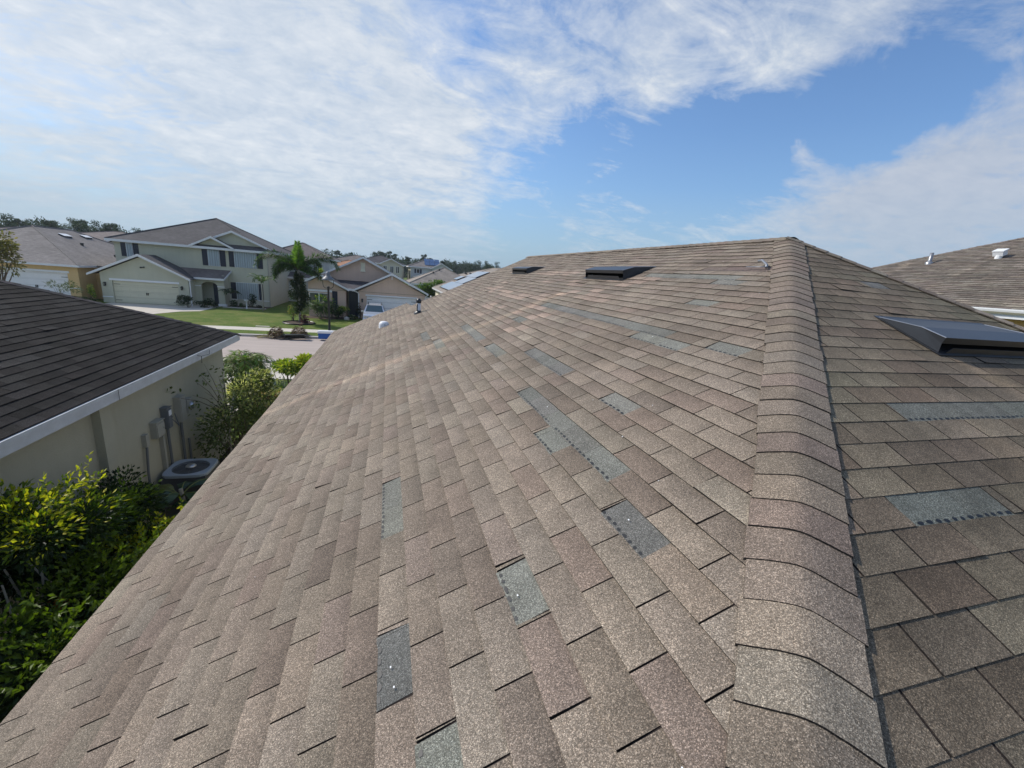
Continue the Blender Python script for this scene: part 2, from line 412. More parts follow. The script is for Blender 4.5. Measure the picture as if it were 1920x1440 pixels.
def tab_slope(mb, fr, s_base, e, n0, n1, tab, phase, step, urange, colfn, th=.0055, gap=.006, amp=0, missing=(), lift=.0015, base_mi=1, greenfn=None, jit=.006, vmin=None):
    """frame fr=(O,U,V,z0,m); course n starts (butt) at slope distance s_base+e*n"""
    m = fr[4]; q = math.sqrt(1+m*m); drift = 0
    for n in range(n0, n1):
        s0 = s_base+e*n; s1 = s0+e
        v0, v1 = s0/q, s1/q
        if vmin is not None and v0 < vmin: v0 = vmin
        ua0, ub0 = urange(v0); ua1, ub1 = urange(v1)
        lo = min(ua0, ua1); hi = max(ub0, ub1)
        drift += random.gauss(0, jit)
        ph = (phase+step*n+drift) % tab
        k0 = math.floor((lo-ph)/tab)
        u = ph+k0*tab
        cl = random.uniform(-.0006, .0012)
        while u < hi:
            w = u+tab+random.gauss(0, .003)
            a0, b0 = max(u+gap/2, ua0), min(w-gap/2, ub0)
            a1, b1 = max(u+gap/2, ua1), min(w-gap/2, ub1)
            c0, d0 = max(u, ua0), min(w, ub0); c1, d1 = max(u, ua1), min(w, ub1)
            if d0-c0 < .004 and d1-c1 < .004: u = w; continue
            holes = sorted((y0, y1) for (mn, y0, y1, mc) in missing if mn == n)
            P = lambda uu, vv, hh: slope_pt(fr, uu, vv, hh, amp)
            def piece(a0, b0, a1, b1, col):
                if b0-a0 < .004 and b1-a1 < .004: return
                if b0 < a0: a0 = b0 = (ua0 if abs(a0-ua0) < 1e-6 else ub0)
                if b1 < a1: a1 = b1 = (ua1 if abs(a1-ua1) < 1e-6 else ub1)
                l1 = th+cl+random.uniform(0, lift); l2 = th+cl+random.uniform(0, lift)
                if random.random() < .07: l1 += random.uniform(0, .008)
                if random.random() < .03: l2 += random.uniform(0, .010)
                t = .0012
                A, B, C, D = P(a0, v0, l1), P(b0, v0, l2), P(b1, v1, t), P(a1, v1, t)
                A0, B0, C0, D0 = P(a0, v0, -.001), P(b0, v0, -.001), P(b1, v1, -.001), P(a1, v1, -.001)
                mb.add((A, B, C, D, A0, B0, C0, D0), ((0, 1, 2, 3), (4, 5, 1, 0), (5, 6, 2, 1), (7, 4, 0, 3)), 0, col)
                mb.f  # keep
                mb.m[-3] = mb.m[-2] = mb.m[-1] = 0
                mb.c[-3] = mb.c[-2] = mb.c[-1] = (.030, .025, .022)      # cut edge: bare asphalt, also painting the undercut shadow line
                e0 = random.uniform(.72, .90); e1, e2 = e0+random.uniform(-.03, .03), e0+random.uniform(-.03, .03)      # course shading painted in: darker up-slope, paler at the butt
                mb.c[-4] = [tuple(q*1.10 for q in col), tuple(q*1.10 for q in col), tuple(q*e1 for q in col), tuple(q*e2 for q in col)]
            # felt / headlap below the tab
            if d0 < c0: c0 = d0 = (ua0 if abs(c0-ua0) < 1e-6 else ub0)
            if d1 < c1: c1 = d1 = (ua1 if abs(c1-ua1) < 1e-6 else ub1)
            if d0 > c0 or d1 > c1:
                mb.quad(P(c0, v0, -.0012), P(d0, v0, -.0012), P(d1, v1, -.0012), P(c1, v1, -.0012), base_mi, (.03, .025, .02))
            col = colfn(n, u)
            hit = [h_ for h_ in holes if h_[1] > a0 and h_[0] < b0]
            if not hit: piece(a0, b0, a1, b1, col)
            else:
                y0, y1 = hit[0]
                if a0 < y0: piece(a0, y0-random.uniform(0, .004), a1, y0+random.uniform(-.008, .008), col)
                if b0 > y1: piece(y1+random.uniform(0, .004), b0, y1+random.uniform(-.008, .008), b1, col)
            u = w
        for (mn, y0, y1, mc) in missing:
            if mn != n: continue
            P = lambda uu, vv, hh: slope_pt(fr, uu, vv, hh, amp)
            y = y0
            while y < y1-.01:                    # bare headlap of the shingle below, three-tab long pieces
                z = min(y+random.uniform(.26, .36), y1)
                g = vary(mc, .09)
                mb.quad(P(y, v0-.006, .0012), P(z-.002, v0-.006, .0012), P(z-.002, v1, .0006), P(y, v1, .0006), 0, g)
                y = z
            y = y0+.02
            while y < y1-.02:                    # self-seal dashes
                ll = random.uniform(.018, .034); vv = v0+random.uniform(.006, .010)
                if random.random() < (.92 if mc[0] > .12 else .35):
                    ring = []
                    for k in range(10):
                        a = k*math.tau/10; rr = 1+random.uniform(-.18, .18)
                        ring.append(P(y+ll/2+math.cos(a)*ll/2*rr, vv+math.sin(a)*.0068*rr, .0026))
                    mb.add(ring, (tuple(range(10)),), 2, (.01, .01, .01))
                y += ll+random.uniform(.014, .024)

# ------------------------------------------------------------------ own house (foreground)
m_ = .455; Q = math.sqrt(1+m_*m_)
KH = -.4334                       # first hip: y = x + KH
RX, RY = 4.553, 4.12              # apex
house = thing('hip_roofed_house', (4.5, 6, 0), 'tan shingled hip-roof house filling the foreground, roof missing several tabs', 'house')
def far_y(x):
    if x < .55: return 14.15
    if x > RX: return 13.85
    return 12.75+(x-.55)/(RX-.55)*1.1
WASH = (.315, .262, .225)
def col_left(n, u):
    c = random.choice(TAN)
    k = noise.noise(Vector((n*.23, u*1.3, 5)))
    c = tuple(a*(1+k*.14) for a in c)
    # the pieces laid near the far end have faded paler and pinker
    if 4.6 < u < 10 and 8 < n < 27 and noise.noise(Vector((n*.35, u*.9, 1))) > .10: c = (.305, .238, .190) if random.random() < .6 else c
    return vary(c, .07)
G1 = (.182, .184, .160); G2 = (.125, .128, .118); G3 = (.158, .160, .144)
missing_left = [
    (-4, 1.97, 2.57, G1), (0, 1.11, 1.38, G1), (-4, 1.075, 1.365, G2), (-3, .62, .915, G1), (4, 1.105, 1.42, G2), (4, 2.02, 2.34, G1),
    (5, 1.58, 3.10, G3), (8, 2.07, 2.39, G1), (8, 3.04, 4.04, G3), (6, 4.25, 4.88, G1), (6, 5.3, 6.72, G3),
    (1, 6.7, 7.55, G3), (2, 5.8, 6.4, G1), (15, 2.9, 5.9, G3), (14, 2.57, 3.24, G1), (15, 2.13, 2.43, G1),
    (20, 3.13, 3.46, G1), (24, 3.34, 3.71, G1), (25, 3.5, 5.1, G1), (27, 3.36, 4.3, (.16, .125, .108)), (11, 5.35, 5.72, G3)]
mb = MB()
frL = ((0, 0), (0, 1), (1, 0), 3.64, m_)
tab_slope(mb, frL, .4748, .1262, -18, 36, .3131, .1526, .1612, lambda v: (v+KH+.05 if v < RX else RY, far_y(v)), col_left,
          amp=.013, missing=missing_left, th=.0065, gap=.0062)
roofL = mb.build('roof_slope', [M['sh_own'], M['slot'], M['tar']], house)
# hip end
frR = ((0, 0), (1, 0), (0, 1), 3.837, m_)
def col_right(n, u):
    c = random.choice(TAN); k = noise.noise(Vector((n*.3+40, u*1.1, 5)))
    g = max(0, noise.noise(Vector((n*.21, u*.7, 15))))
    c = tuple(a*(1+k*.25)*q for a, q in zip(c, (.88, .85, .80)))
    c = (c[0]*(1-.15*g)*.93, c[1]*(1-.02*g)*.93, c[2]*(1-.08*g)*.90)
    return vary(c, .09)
missing_right = [(7, 2.53, 4.05, (.152, .158, .134)), (3, 1.86, 2.44, (.152, .158, .134)), (20, 4.35, 4.62, G3)]
mb = MB()
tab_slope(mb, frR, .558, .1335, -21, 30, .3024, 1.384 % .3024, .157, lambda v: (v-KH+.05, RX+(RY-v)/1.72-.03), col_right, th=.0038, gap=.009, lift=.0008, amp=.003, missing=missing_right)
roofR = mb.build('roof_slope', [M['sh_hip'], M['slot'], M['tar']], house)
roofR['label'] = 'hip end slope to the right of the hip cap'
# hidden slopes (seen only from a step aside)
mb = MB()
zr = 3.64+m_*RX; ze = zr-m_*6.14
mb.quad((RX+6.14/1.72, -2.02, ze), (RX+6.14/1.72, 13.4, ze), (RX, 13.6, zr), (RX, RY, zr), 0, (.23, .19, .165))
mb.build('roof_slope', M['sh_own'], house)
# small front wing whose top shows past the far edge
mb = MB()
mb.add(((.55, 12.8, 3.90), (.55, 14.3, 3.92), (1.35, 14.3, 3.55), (1.35, 12.8, 3.55)), ((0, 1, 2, 3),), 0, (.22, .19, .165))
mb.build('porch_roof', M['sh_own'], house)
# walls and eave trim
mb = MB()
mb.box(-1.2, 7.75, -1.6, 12.3, 0, 2.78)
mb.box(-1.2, .6, 12.3, 13.7, 0, 2.78)
mb.build('wall', M['st_beige'], house)
mb = MB()
ez = 3.64+m_*(-1.645)
mb.box(-1.615, -1.6, -2.06, 14.15, ez-.17, ez-.012)
mb.box(-1.6, -1.2, -2.03, 14.15, ez-.17, ez-.155)
mb.box(-1.6, 8.12, -2.05, -2.03, ez-.17, ez-.014)
mb.build('fascia', M['fascia'], house)
mb = MB()      # gable wall closing the far rake
mb.slab([(-1.6, 13.9, ez-.02), (.5, 13.9, 3.64+m_*.5-.02), (.5, 13.9, 2.7), (-1.6, 13.9, 2.7)], (0, .03, 0))
mb.slab([(.6, 12.6, 3.64+m_*.6-.03), (RX, 13.65, zr-.03), (8.1, 13.4, ze-.03), (8.1, 13.4, 2.7), (.6, 12.6, 2.7)], (0, .03, 0))
mb.build('gable_wall', M['st_beige'], house)

def cap_run(mb, P0, dirv, side, drop2, j0, j1, t0, e, half, colfn, taper=None, th=.0055, flip=1, rz=.004):
    """overlapping cap shingles along a hip or ridge. P0 point at t=0, dirv unit vector up the line, side unit horizontal normal, drop=fall per metre sideways"""
    P0 = Vector(P0); dirv = Vector(dirv); side = Vector(side)
    D = [-1, -.8, -.55, -.36, -.22, -.1, 0, .1, .22, .36, .55, .8, 1]
    lat = 0
    for j in range(j0, j1):
        t = t0+e*j; c = colfn(j); rise = random.uniform(-.001, .003)
        lat = random.uniform(-.006, .006)
        top = []; up = []; bot = []
        for q in D:
            d = q*half+lat
            drop = drop2 if not isinstance(drop2, tuple) else drop2[0 if q < 0 else 1]
            zz = -drop*(math.sqrt(d*d+.04**2)-.03)
            p = P0+dirv*t+side*d+Vector((0, 0, zz+rz)); r = P0+dirv*(t+e+.012)+side*d+Vector((0, 0, zz+rz))
            b = .004*math.sin(q*2.2+j)
            p = p+dirv*(b+random.uniform(-.001, .001))
            top.append(p+Vector((0, 0, th+rise))); up.append(r+Vector((0, 0, .001))); bot.append(p+Vector((0, 0, -.002)))
        n = len(D)
        v = top+up+bot; f = []
        for i in range(n-1): f.append((i, i+1, n+i+1, n+i)); f.append((2*n+i, 2*n+i+1, i+1, i))
        mb.add(v, f, 0, c)
        for i in range(n-1): mb.c[-1-2*i] = (.026, .022, .020)  # asphalt-dark butt edge, with the undercut shadow put into its colour
        # long edges stand proud of the roof
        for (i, s) in ((0, -1), (n-1, 1)):
            a, b2 = top[i], up[i]
            mb.add((a, b2, b2+Vector((0, 0, -.010)), a+Vector((0, 0, -.010))), ((0, 1, 2, 3),), 0, tuple(x*.5 for x in c))
def capcol(j):
    c = random.choice(TAN+[(.205, .168, .136)]*3); return vary(c, .10)
mb = MB()
hd = Vector((1, 1, m_)).normalized(); hs = Vector((1, -1, 0)).normalized()
base = Vector((-KH/2, KH/2, 3.64+m_*(-KH/2)))          # t = 0 at mean(x,y)=0
cap_run(mb, base, hd, hs, m_/math.sqrt(2), -26, 36, 1.0628, .149, .150, capcol)
mb.build('hip_cap', M['sh_cap'], house)
mb = MB()
hd2 = Vector((1, -1.72, -m_*1.72)).normalized(); hs2 = Vector((1.72, 1, 0)).normalized()
cap_run(mb, Vector((RX, RY, zr)), -hd2, hs2, (.23, .62), -52, 0, 0.0, .149, .150, capcol, rz=.010)
mb.build('hip_cap', M['sh_cap'], house)
mb = MB()
cap_run(mb, Vector((RX, RY, zr)), Vector((0, -1, 0)), Vector((1, 0, 0)), m_, -66, 0, 0.05, .149, .150, capcol, rz=.008, th=.008)
mb.build('ridge_cap', M['sh_cap'], house)

# off-ridge vents -----------------------------------------------------------------
def off_ridge_vent(fr, u0, u1, s0, s1, hgt, parent, label=None, flip=False):
    """hood: flush with the roof up-slope at s1, open at its foot s0"""
    q = math.sqrt(1+fr[4]**2)
    P = lambda u, s, h: Vector(slope_pt(fr, u, s/q, h, 0))
    mb = MB(); fl = .05; sm = s0+(s1-s0)*.40
    # flange
    mb.slab([P(u0-fl, s0-.03, .008), P(u1+fl, s0-.03, .008), P(u1+fl, s1, .008), P(u0-fl, s1, .008)], P(0, 0, .003)-P(0, 0, 0))
    # hood top in two leaves
    A0, B0 = P(u0-.03, s1-.03, .016), P(u1+.03, s1-.03, .016)
    A1, B1 = P(u0-.012, sm, hgt*.86), P(u1+.012, sm, hgt*.86)
    A2, B2 = P(u0-.012, s0+.035, hgt), P(u1+.012, s0+.035, hgt)
    A3, B3 = P(u0-.012, s0+.030, hgt-.045), P(u1+.012, s0+.030, hgt-.045)
    mb.quad(A0, B0, B1, A1); mb.quad(A1, B1, B2, A2); mb.quad(A2, B2, B3, A3)
    mb.add((P(u0-.03, s1-.03, .012), A1, A2, A3, P(u0-.016, s0+.005, .012)), ((0, 1, 2, 3, 4),))
    mb.add((P(u1+.03, s1-.03, .012), B1, B2, B3, P(u1+.016, s0+.005, .012)), ((0, 1, 2, 3, 4),))
    # folded bright seam along the side edges
    mb.tube([A1, A2], .003, 6, 2); mb.tube([B1, B2], .003, 6, 2); mb.tube([A0, A1], .002, 6, 2); mb.tube([B0, B1], .002, 6, 2)
    # lower upstand in front of the throat
    h2 = hgt*.42
    mb.slab([P(u0+.06, s0+.0, .012), P(u1-.06, s0+.0, .012), P(u1-.10, s0+.006, h2), P(u0+.10, s0+.006, h2)], P(0, .004, 0)-P(0, 0, 0))
    # dark throat
    mb.quad(P(u0+.03, s0+.12, .012), P(u1-.03, s0+.12, .012), P(u1-.03, s0+.12, hgt-.015), P(u0+.03, s0+.12, hgt-.015), 1)
    mb.quad(P(u0+.02, s0+.03, .0135), P(u1-.02, s0+.03, .0135), P(u1-.02, s0+.12, .0135), P(u0+.02, s0+.12, .0135), 1)
    for uu in (u0, u1):       # rivet heads
        mb.lathe(P(uu+(.015 if uu == u0 else -.015), s0+.16, .03), [(.0, .012), (.008, .010), (.011, .002), (.011, -.01)], 10, 2)
    o = mb.build('roof_vent', [M['black_metal'], M['vent_dark'], M['bright_metal']], parent)
    if label: o['label'] = label
    return o
qs = lambda v: v*Q
off_ridge_vent(frR, 3.70, 4.93, .558+.1335*11.75, .558+.1335*15.5, .112, roofR, 'wide black metal vent on the hip end slope at the right')
off_ridge_vent(frL, 5.38, 6.55, .4748+.1262*23.7, .4748+.1262*28, .135, roofL, 'nearer black box vent below the ridge')
off_ridge_vent(frL, 9.85, 11.05, .4748+.1262*23.9, .4748+.1262*27.9, .135, roofL, 'farther black box vent below the ridge')
# plumbing pipe, goose-neck cap and small bracket
def PLp(x, y, h=0): return Vector(slope_pt(frL, y, x, h, 0))
mb = MB(); b = PLp(.72, 10.55)
mb.lathe(b, [(.11, -.05), (.11, .015), (.06, .03), (.055, .06)], 16, 1)
mb.lathe(b, [(.045, -.05), (.045, .24), (.0, .245)], 16, 0)
mb.lathe(b, [(.05, .235), (.062, .25), (.062, .30), (.03, .345), (0, .35)], 16, 1)
mb.box(b.x-.047, b.x-.03, b.y-.047, b.y-.02, b.z+.05, b.z+.22, 1)
o = mb.build('vent_pipe', [M['white'], M['black_metal']], roofL, True); o['label'] = 'short white vent pipe with black cap near the far edge'
mb = MB(); b = PLp(-.09, 10.5)
mb.lathe(b, [(.0, .13), (.05, .127), (.09, .11), (.115, .07), (.12, .03), (.12, -.08)], 20, 0)
mb.lathe(b+Vector((.02, -.10, .05)), [(.0, .02), (.015, .015), (.017, -.01)], 10, 1)
o = mb.build('round_vent_cap', [M['white'], M['slot']], roofL, True); o['label'] = 'round white vent cap low on the left slope'
mb = MB(); b = PLp(3.60, 3.46, .01)
mb.tube([b+Vector((.03, .12, .07)), b+Vector((.015, .06, .075)), b+Vector((0, -.02, .03)), b+Vector((-.03, -.05, .0))], .012, 8)
mb.obox(b+Vector((-.04, .06, .008)), (0, .13, 0), (.006, 0, .002), (0, 0, .002))

o = mb.build('bent_bracket', M['grey_metal'], roofL, True); o['label'] = 'small bent white bracket lying by the hip cap below the ridge'
# nail heads and loose chips that catch the light
mb = MB()
for i in range(60):
    x = random.uniform(-1.4, 4.2); y = random.uniform(x+KH+.3, 9)
    p = PLp(x, y, .009); r = random.uniform(.001, .0026)
    mb.obox(p, (r, 0, r*.4), (0, r*random.uniform(.5, 1.6), 0), (0, 0, r*.4))
for (x, y) in ((1.43, 3.5), (1.08, 2.6), (.47, 1.22), (2.12, 3.0), (.02, 1.2), (.03, 1.12), (.95, 1.3), (1.72, 5.6)):
    p = PLp(x, y, .010); mb.obox(p, (.0022, 0, .001), (0, .0035, 0), (0, 0, .001))
o = mb.build('loose_chip', M['white'], roofL)
o['kind'] = 'stuff'; o['label'] = 'small pale chips and nail heads scattered on the slope'

# ------------------------------------------------------------------ generic house pieces
def poly_part(name, polys, mat, parent, th=.06):
    mb = MB()
    for p in polys:
        p = [Vector(q) for q in p]
        n = Vector((0, 0, 0))
        for i in range(len(p)): n += p[i].cross(p[(i+1) % len(p)])
        n.normalize()
        if n.z > 0: n = -n
        mb.slab(p, n*th)
    return mb.build(name, mat, parent)
def hip_roof(parent, x0, x1, y0, y1, ze, m, mat, fas=None, name='roof', fh=.2):
    w, d = x1-x0, y1-y0; h = min(w, d)/2; zt = ze+m*h
    if w <= d: r0, r1 = ((x0+x1)/2, y0+h, zt), ((x0+x1)/2, y1-h, zt)
    else: r0, r1 = (x0+h, (y0+y1)/2, zt), (x1-h, (y0+y1)/2, zt)
    a, b, c, e = (x0, y0, ze), (x1, y0, ze), (x1, y1, ze), (x0, y1, ze)
    mb = MB()
    if w <= d: mb.add((a, b, c, e, r0, r1), ((0, 1, 4), (1, 2, 5, 4), (2, 3, 5), (3, 0, 4, 5)))
    else: mb.add((a, b, c, e, r0, r1), ((0, 1, 5, 4), (1, 2, 5), (2, 3, 4, 5), (3, 0, 4)))
    # hip and ridge cap lines
    for p, q in (((a, r0), (b, r0), (c, r1), (e, r1), (r0, r1)) if w <= d else ((a, r0), (e, r0), (b, r1), (c, r1), (r0, r1))):
        if (Vector(p)-Vector(q)).length > .1: mb.tube([Vector(p)+Vector((0, 0, .01)), Vector(q)+Vector((0, 0, .01))], .07, 5)
    o = mb.build(name, mat, parent)
    if fas is not None:
        mb = MB(); t = .03
        mb.box(x0-t, x1+t, y0-t, y0, ze-fh, ze+.01); mb.box(x0-t, x1+t, y1, y1+t, ze-fh, ze+.01)
        mb.box(x0-t, x0, y0, y1, ze-fh, ze+.01); mb.box(x1, x1+t, y0, y1, ze-fh, ze+.01)
        mb.box(x0, x1, y0, y1, ze-fh, ze-fh+.02)
        mb.build('fascia', fas, parent)
    return o
def gable(parent, xl, xr, xa, zl, zr_, za, yf, yb, roofmat, trim, wallmat=None, wy=None, wz=0, tw=.17):
    """gable facing -Y: ridge at (xa,za) from yf to yb; rake trim on the front; wall at wy from wz up"""
    poly_part('roof', [[(xl, yf, zl), (xa, yf, za), (xa, yb, za), (xl, yb, zl)], [(xa, yf, za), (xr, yf, zr_), (xr, yb, zr_), (xa, yb, za)]], roofmat, parent, .05)
    mb = MB(); e = .025
    mb.slab([(xl-.05, yf-e, zl+.01), (xa, yf-e, za+.03), (xa, yf-e, za-tw), (xl-.05, yf-e, zl-tw+.01)], (0, -.04, 0))
    mb.slab([(xa, yf-e-.002, za+.03), (xr+.05, yf-e-.002, zr_+.01), (xr+.05, yf-e-.002, zr_-tw+.01), (xa, yf-e-.002, za-tw)], (0, -.04, 0))
    # soffit
    mb.slab([(xl, yf, zl-.06), (xa, yf, za-.06), (xa, wy or yf+.4, za-.06), (xl, wy or yf+.4, zl-.06)], (0, 0, -.03))
    mb.slab([(xa, yf, za-.065), (xr, yf, zr_-.065), (xr, wy or yf+.4, zr_-.065), (xa, wy or yf+.4, za-.065)], (0, 0, -.03))
    mb.build('rake_trim', trim, parent)
def shutter(parent, x0, x1, z0, z1, y, mat=None):
    mb = MB(); mb.box(x0, x1, y-.04, y, z0, z1)
    k = z0+.06
    while k < z1-.08: mb.box(x0+.05, x1-.05, y-.055, y-.041, k, k+.03); k += .07
    return mb.build('shutter', mat or M['navy'], parent)
def panel(parent, x0, x1, z0, z1, y):
    f = MB()
    f.box(x0-.03, x1+.03, y-.03, y-.001, z0-.03, z1+.03)
    w = f.build('window', M['white'], parent)
    mb = MB(); n = max(2, int((x1-x0)/.11)); s = (x1-x0)/n
    for i in range(n):
        a = x0+i*s
        mb.add(((a, y-.05, z0), (a+s*.35, y-.05, z0), (a+s*.35, y-.05, z1), (a, y-.05, z1), (a+s*.5, y-.085, z0), (a+s*.85, y-.085, z0), (a+s*.85, y-.085, z1), (a+s*.5, y-.085, z1), (a+s, y-.05, z0), (a+s, y-.05, z1)),
               ((0, 1, 2, 3), (1, 4, 7, 2), (4, 5, 6, 7), (5, 8, 9, 6)))
    p = mb.build('storm_panel', M['corr'], w)
    return w
def glass_window(parent, x0, x1, z0, z1, y, mull=1, frame=M['white'], g=None):
    mb = MB(); t = .05
    mb.box(x0-t, x1+t, y-.06, y-.001, z1, z1+t); mb.box(x0-t, x1+t, y-.08, y-.001, z0-t, z0)
    mb.box(x0-t, x0, y-.06, y-.001, z0, z1); mb.box(x1, x1+t, y-.06, y-.001, z0, z1)
    for i in range(mull):
        xm = x0+(x1-x0)*(i+1)/(mull+1); mb.box(xm-.03, xm+.03, y-.05, y-.001, z0, z1)
    w = mb.build('window', frame, parent)
    mb = MB(); mb.quad((x0, y-.02, z0), (x1, y-.02, z0), (x1, y-.02, z1), (x0, y-.02, z1))
    mb.build('pane', g or M['glass'], w); return w
def lantern(parent, x, y, z):
    mb = MB()
    mb.box(x-.06, x+.06, y-.03, y-.002, z-.12, z+.16); mb.tube([(x, y-.03, z+.12), (x, y-.14, z+.17), (x, y-.14, z+.12)], .012, 6)
    mb.lathe((x, y-.15, z), [(0, .18), (.03, .15), (.11, .09), (.10, .08)], 8)
    for a, b2 in ((-1, -1), (1, -1), (-1, 1), (1, 1)): mb.tube([(x+a*.07, y-.15+b2*.06, z+.09), (x+a*.05, y-.15+b2*.045, z-.14)], .01, 5)
    mb.lathe((x, y-.15, z), [(.08, -.13), (.08, -.16), (.02, -.19)], 8)
    mb.lathe((x, y-.15, z), [(.05, .08), (.045, -.13)], 8, 1)
    return mb.build('wall_lantern', [M['iron'], M['glass_g']], parent)
def garage_door(parent, x0, x1, z1, y, mat, handle=True):
    mb = MB(); n = 4; h = z1/n
    for i in range(n):
        mb.box(x0, x1, y-.03, y-.001, i*h+.008, (i+1)*h-.004)
        k = 8; w = (x1-x0)/k
        for j in range(k): mb.box(x0+j*w+.07, x0+(j+1)*w-.07, y-.036, y-.03, i*h+.09, (i+1)*h-.09)
    d = mb.build('garage_door', mat, parent)
    mb = MB()
    for zz in (h*.5, h*3.4):
        for sx, s in ((x0+.05, 1), (x1-.05, -1)):
            mb.box(min(sx, sx+s*.45), max(sx, sx+s*.45), y-.05, y-.037, zz-.02, zz+.02)
    build_each(mb, 'strap_hinge', M['iron'], d)
    mb = MB(); xm = (x0+x1)/2+.05; mb.box(xm-.03, xm+.03, y-.07, y-.037, h*1.6, h*1.6+.22); mb.box(xm-.14, xm-.08, y-.07, y-.037, h*1.6, h*1.6+.22)
    build_each(mb, 'handle', M['iron'], d)
    return d
def downspout(parent, x, y, z0, z1, kick=-.25):
    mb = MB(); mb.tube([(x+kick, y-.2, z1+.15), (x+kick*.3, y-.12, z1+.05), (x, y-.06, z1-.08), (x, y-.06, z0+.2), (x+.05, y-.2, z0+.05)], .045, 8)
    return mb.build('downspout', M['white'], parent)

# ------------------------------------------------------------------ near neighbour at left (olive stucco, charcoal roof)
EX = -3.73; EZ = 3.0; mn = .455
nb = thing('stucco_house', (-9, 6, 0), 'olive stucco house with charcoal shingle roof and white fascia at the left', 'house')
mb = MB()
frN = ((EX, 0), (0, -1), (-1, 0), EZ+.004, mn)
dk = [(.024, .0225, .0215)]*4+[(.030, .0285, .027)]*3+[(.017, .016, .0155)]*3+[(.040, .038, .036)]
def col_dark(n, u):
    k = noise.noise(Vector((n*.3, u*.8, 2))); c = random.choice(dk); return vary(tuple(a*(1+.4*k) for a in c), .12)
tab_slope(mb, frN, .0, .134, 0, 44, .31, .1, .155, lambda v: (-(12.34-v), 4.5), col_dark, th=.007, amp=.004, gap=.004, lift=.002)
# caps along the front hip
cd = Vector((-1, -1, mn)).normalized(); cs = Vector((1, -1, 0)).normalized()
cap_run(mb, Vector((EX, 12.34, EZ)), cd, cs, mn/math.sqrt(2), 0, 62, 0, .15, .15, lambda j: vary((.045, .043, .047), .2))
rf = mb.build('roof_slope', [M['sh_dark'], M['slot'], M['tar']], nb)
mb = MB(); W = 5.8
mb.tri((EX, 12.34, EZ), (EX-2*W, 12.34, EZ), (EX-W, 12.34-W, EZ+mn*W), 0, (.045, .043, .046))
mb.quad((EX-2*W, 12.34, EZ), (EX-2*W, -4.5, EZ), (EX-W, -4.5, EZ+mn*W), (EX-W, 12.34-W, EZ+mn*W), 0, (.045, .043, .046))
mb.build('roof_slope', M['sh_dark'], nb)
mb = MB()
mb.box(EX+.0, EX+.022, -4.5, 12.36, EZ-.165, EZ-.004); mb.box(EX+.022, EX+.034, -4.5, 12.36, EZ-.055, EZ-.002)
mb.box(-15.2, EX, 12.345, 12.37, EZ-.165, EZ-.006); mb.box(EX-.31, EX-.002, -4.5, 12.34, EZ-.16, EZ-.145)
fs = mb.build('fascia', M['fascia_near'], nb)
mb = MB()
y = 7.05; mb.box(EX+.035, EX+.037, y-.004, y+.004, EZ-.165, EZ-.002)
mb.tube([(EX+.03, 9.72, EZ-.05), (EX+.10, 9.73, EZ-.06), (EX+.10, 9.72, EZ-.2)], .006, 5)
mb.tube([(EX+.10, 9.73, EZ-.06), (EX+.11, 10.1, EZ-.09), (EX+.05, 10.3, EZ-.05)], .005, 5)
build_each(mb, 'wire_hook', M['iron'], nb)
WX = -4.03
mb = MB(); mb.box(-14.9, WX, -4.2, 12.05, 0, EZ-.15); mb.build('wall', M['st_olive'], nb)
mb = MB(); mb.box(WX, WX+.11, 6.99, 7.22, 0, EZ-.16); mb.build('pilaster', M['st_olive'], nb)
def wallbox(name, y, z, w, h, d, mat, label, door=True):
    mb = MB(); mb.box(WX+.001, WX+d, y-w/2, y+w/2, z-h/2, z+h/2)
    if door:
        mb.box(WX+d, WX+d+.012, y-w/2+.012, y+w/2-.012, z-h/2+.015, z+h/2-.04)
        mb.box(WX, WX+d+.02, y-w/2-.008, y+w/2+.008, z+h/2, z+h/2+.012)
        mb.tube([(WX+d+.012, y+w*.3, z), (WX+d+.03, y+w*.3, z)], .012, 6)
    o = mb.build(name, mat, nb); o['label'] = label; return o
wallbox('meter_box', 9.40, 1.93, .22, .50, .12, M['beigebox'], 'tall grey-beige electrical box nearest the street')
mb = MB(); mb.lathe((0, 0, 0), [(0, .07), (.06, .06), (.075, .02), (.075, 0)], 14)
o = mb.build('meter_dial', M['bright_metal'], nb); o.location = Vector((WX+.14, 9.68, 1.92))-Vector((-9, 6, 0)); o.rotation_euler = (0, math.pi/2, 0)
mb = MB(); mb.box(WX+.001, WX+.14, 9.54, 9.78, 1.78, 2.06); mb.build('meter_socket', M['beigebox'], nb)
wallbox('disconnect_box', 8.52, 1.84, .27, .29, .10, M['beigebox'], 'square open-edged service box in the middle')
wallbox('disconnect_box', 8.86, 1.93, .15, .40, .11, M['greybox'], 'narrow black box with a white sticker')
wallbox('junction_box', 8.14, 1.77, .09, .22, .07, M['beigebox'], 'small pale box at the left of the boxes', False)
mb = MB()
mb.box(WX+.124, WX+.128, 8.81, 8.91, 1.98, 2.08); mb.build('sticker', M['white'], nb)
mb = MB()
mb.tube([(WX+.05, 8.12, 1.65), (WX+.05, 8.06, 1.2), (WX+.05, 8.04, .25)], .020, 7)
mb.tube([(WX+.05, 8.87, 1.75), (WX+.05, 8.88, .9), (WX+.09, 8.9, .5), (WX+.3, 8.9, .3)], .024, 7)
mb.tube([(WX+.05, 9.40, 1.66), (WX+.05, 9.40, .25)], .026, 7)
mb.tube([(WX+.05, 8.95, 1.95), (WX+.16, 9.06, 1.70), (WX+.05, 9.2, 1.9)], .009, 5)
mb.tube([(WX+.05, 9.66, 1.2), (WX+.05, 9.66, .3)], .022, 7)
build_each(mb, 'conduit', M['greybox'], nb)
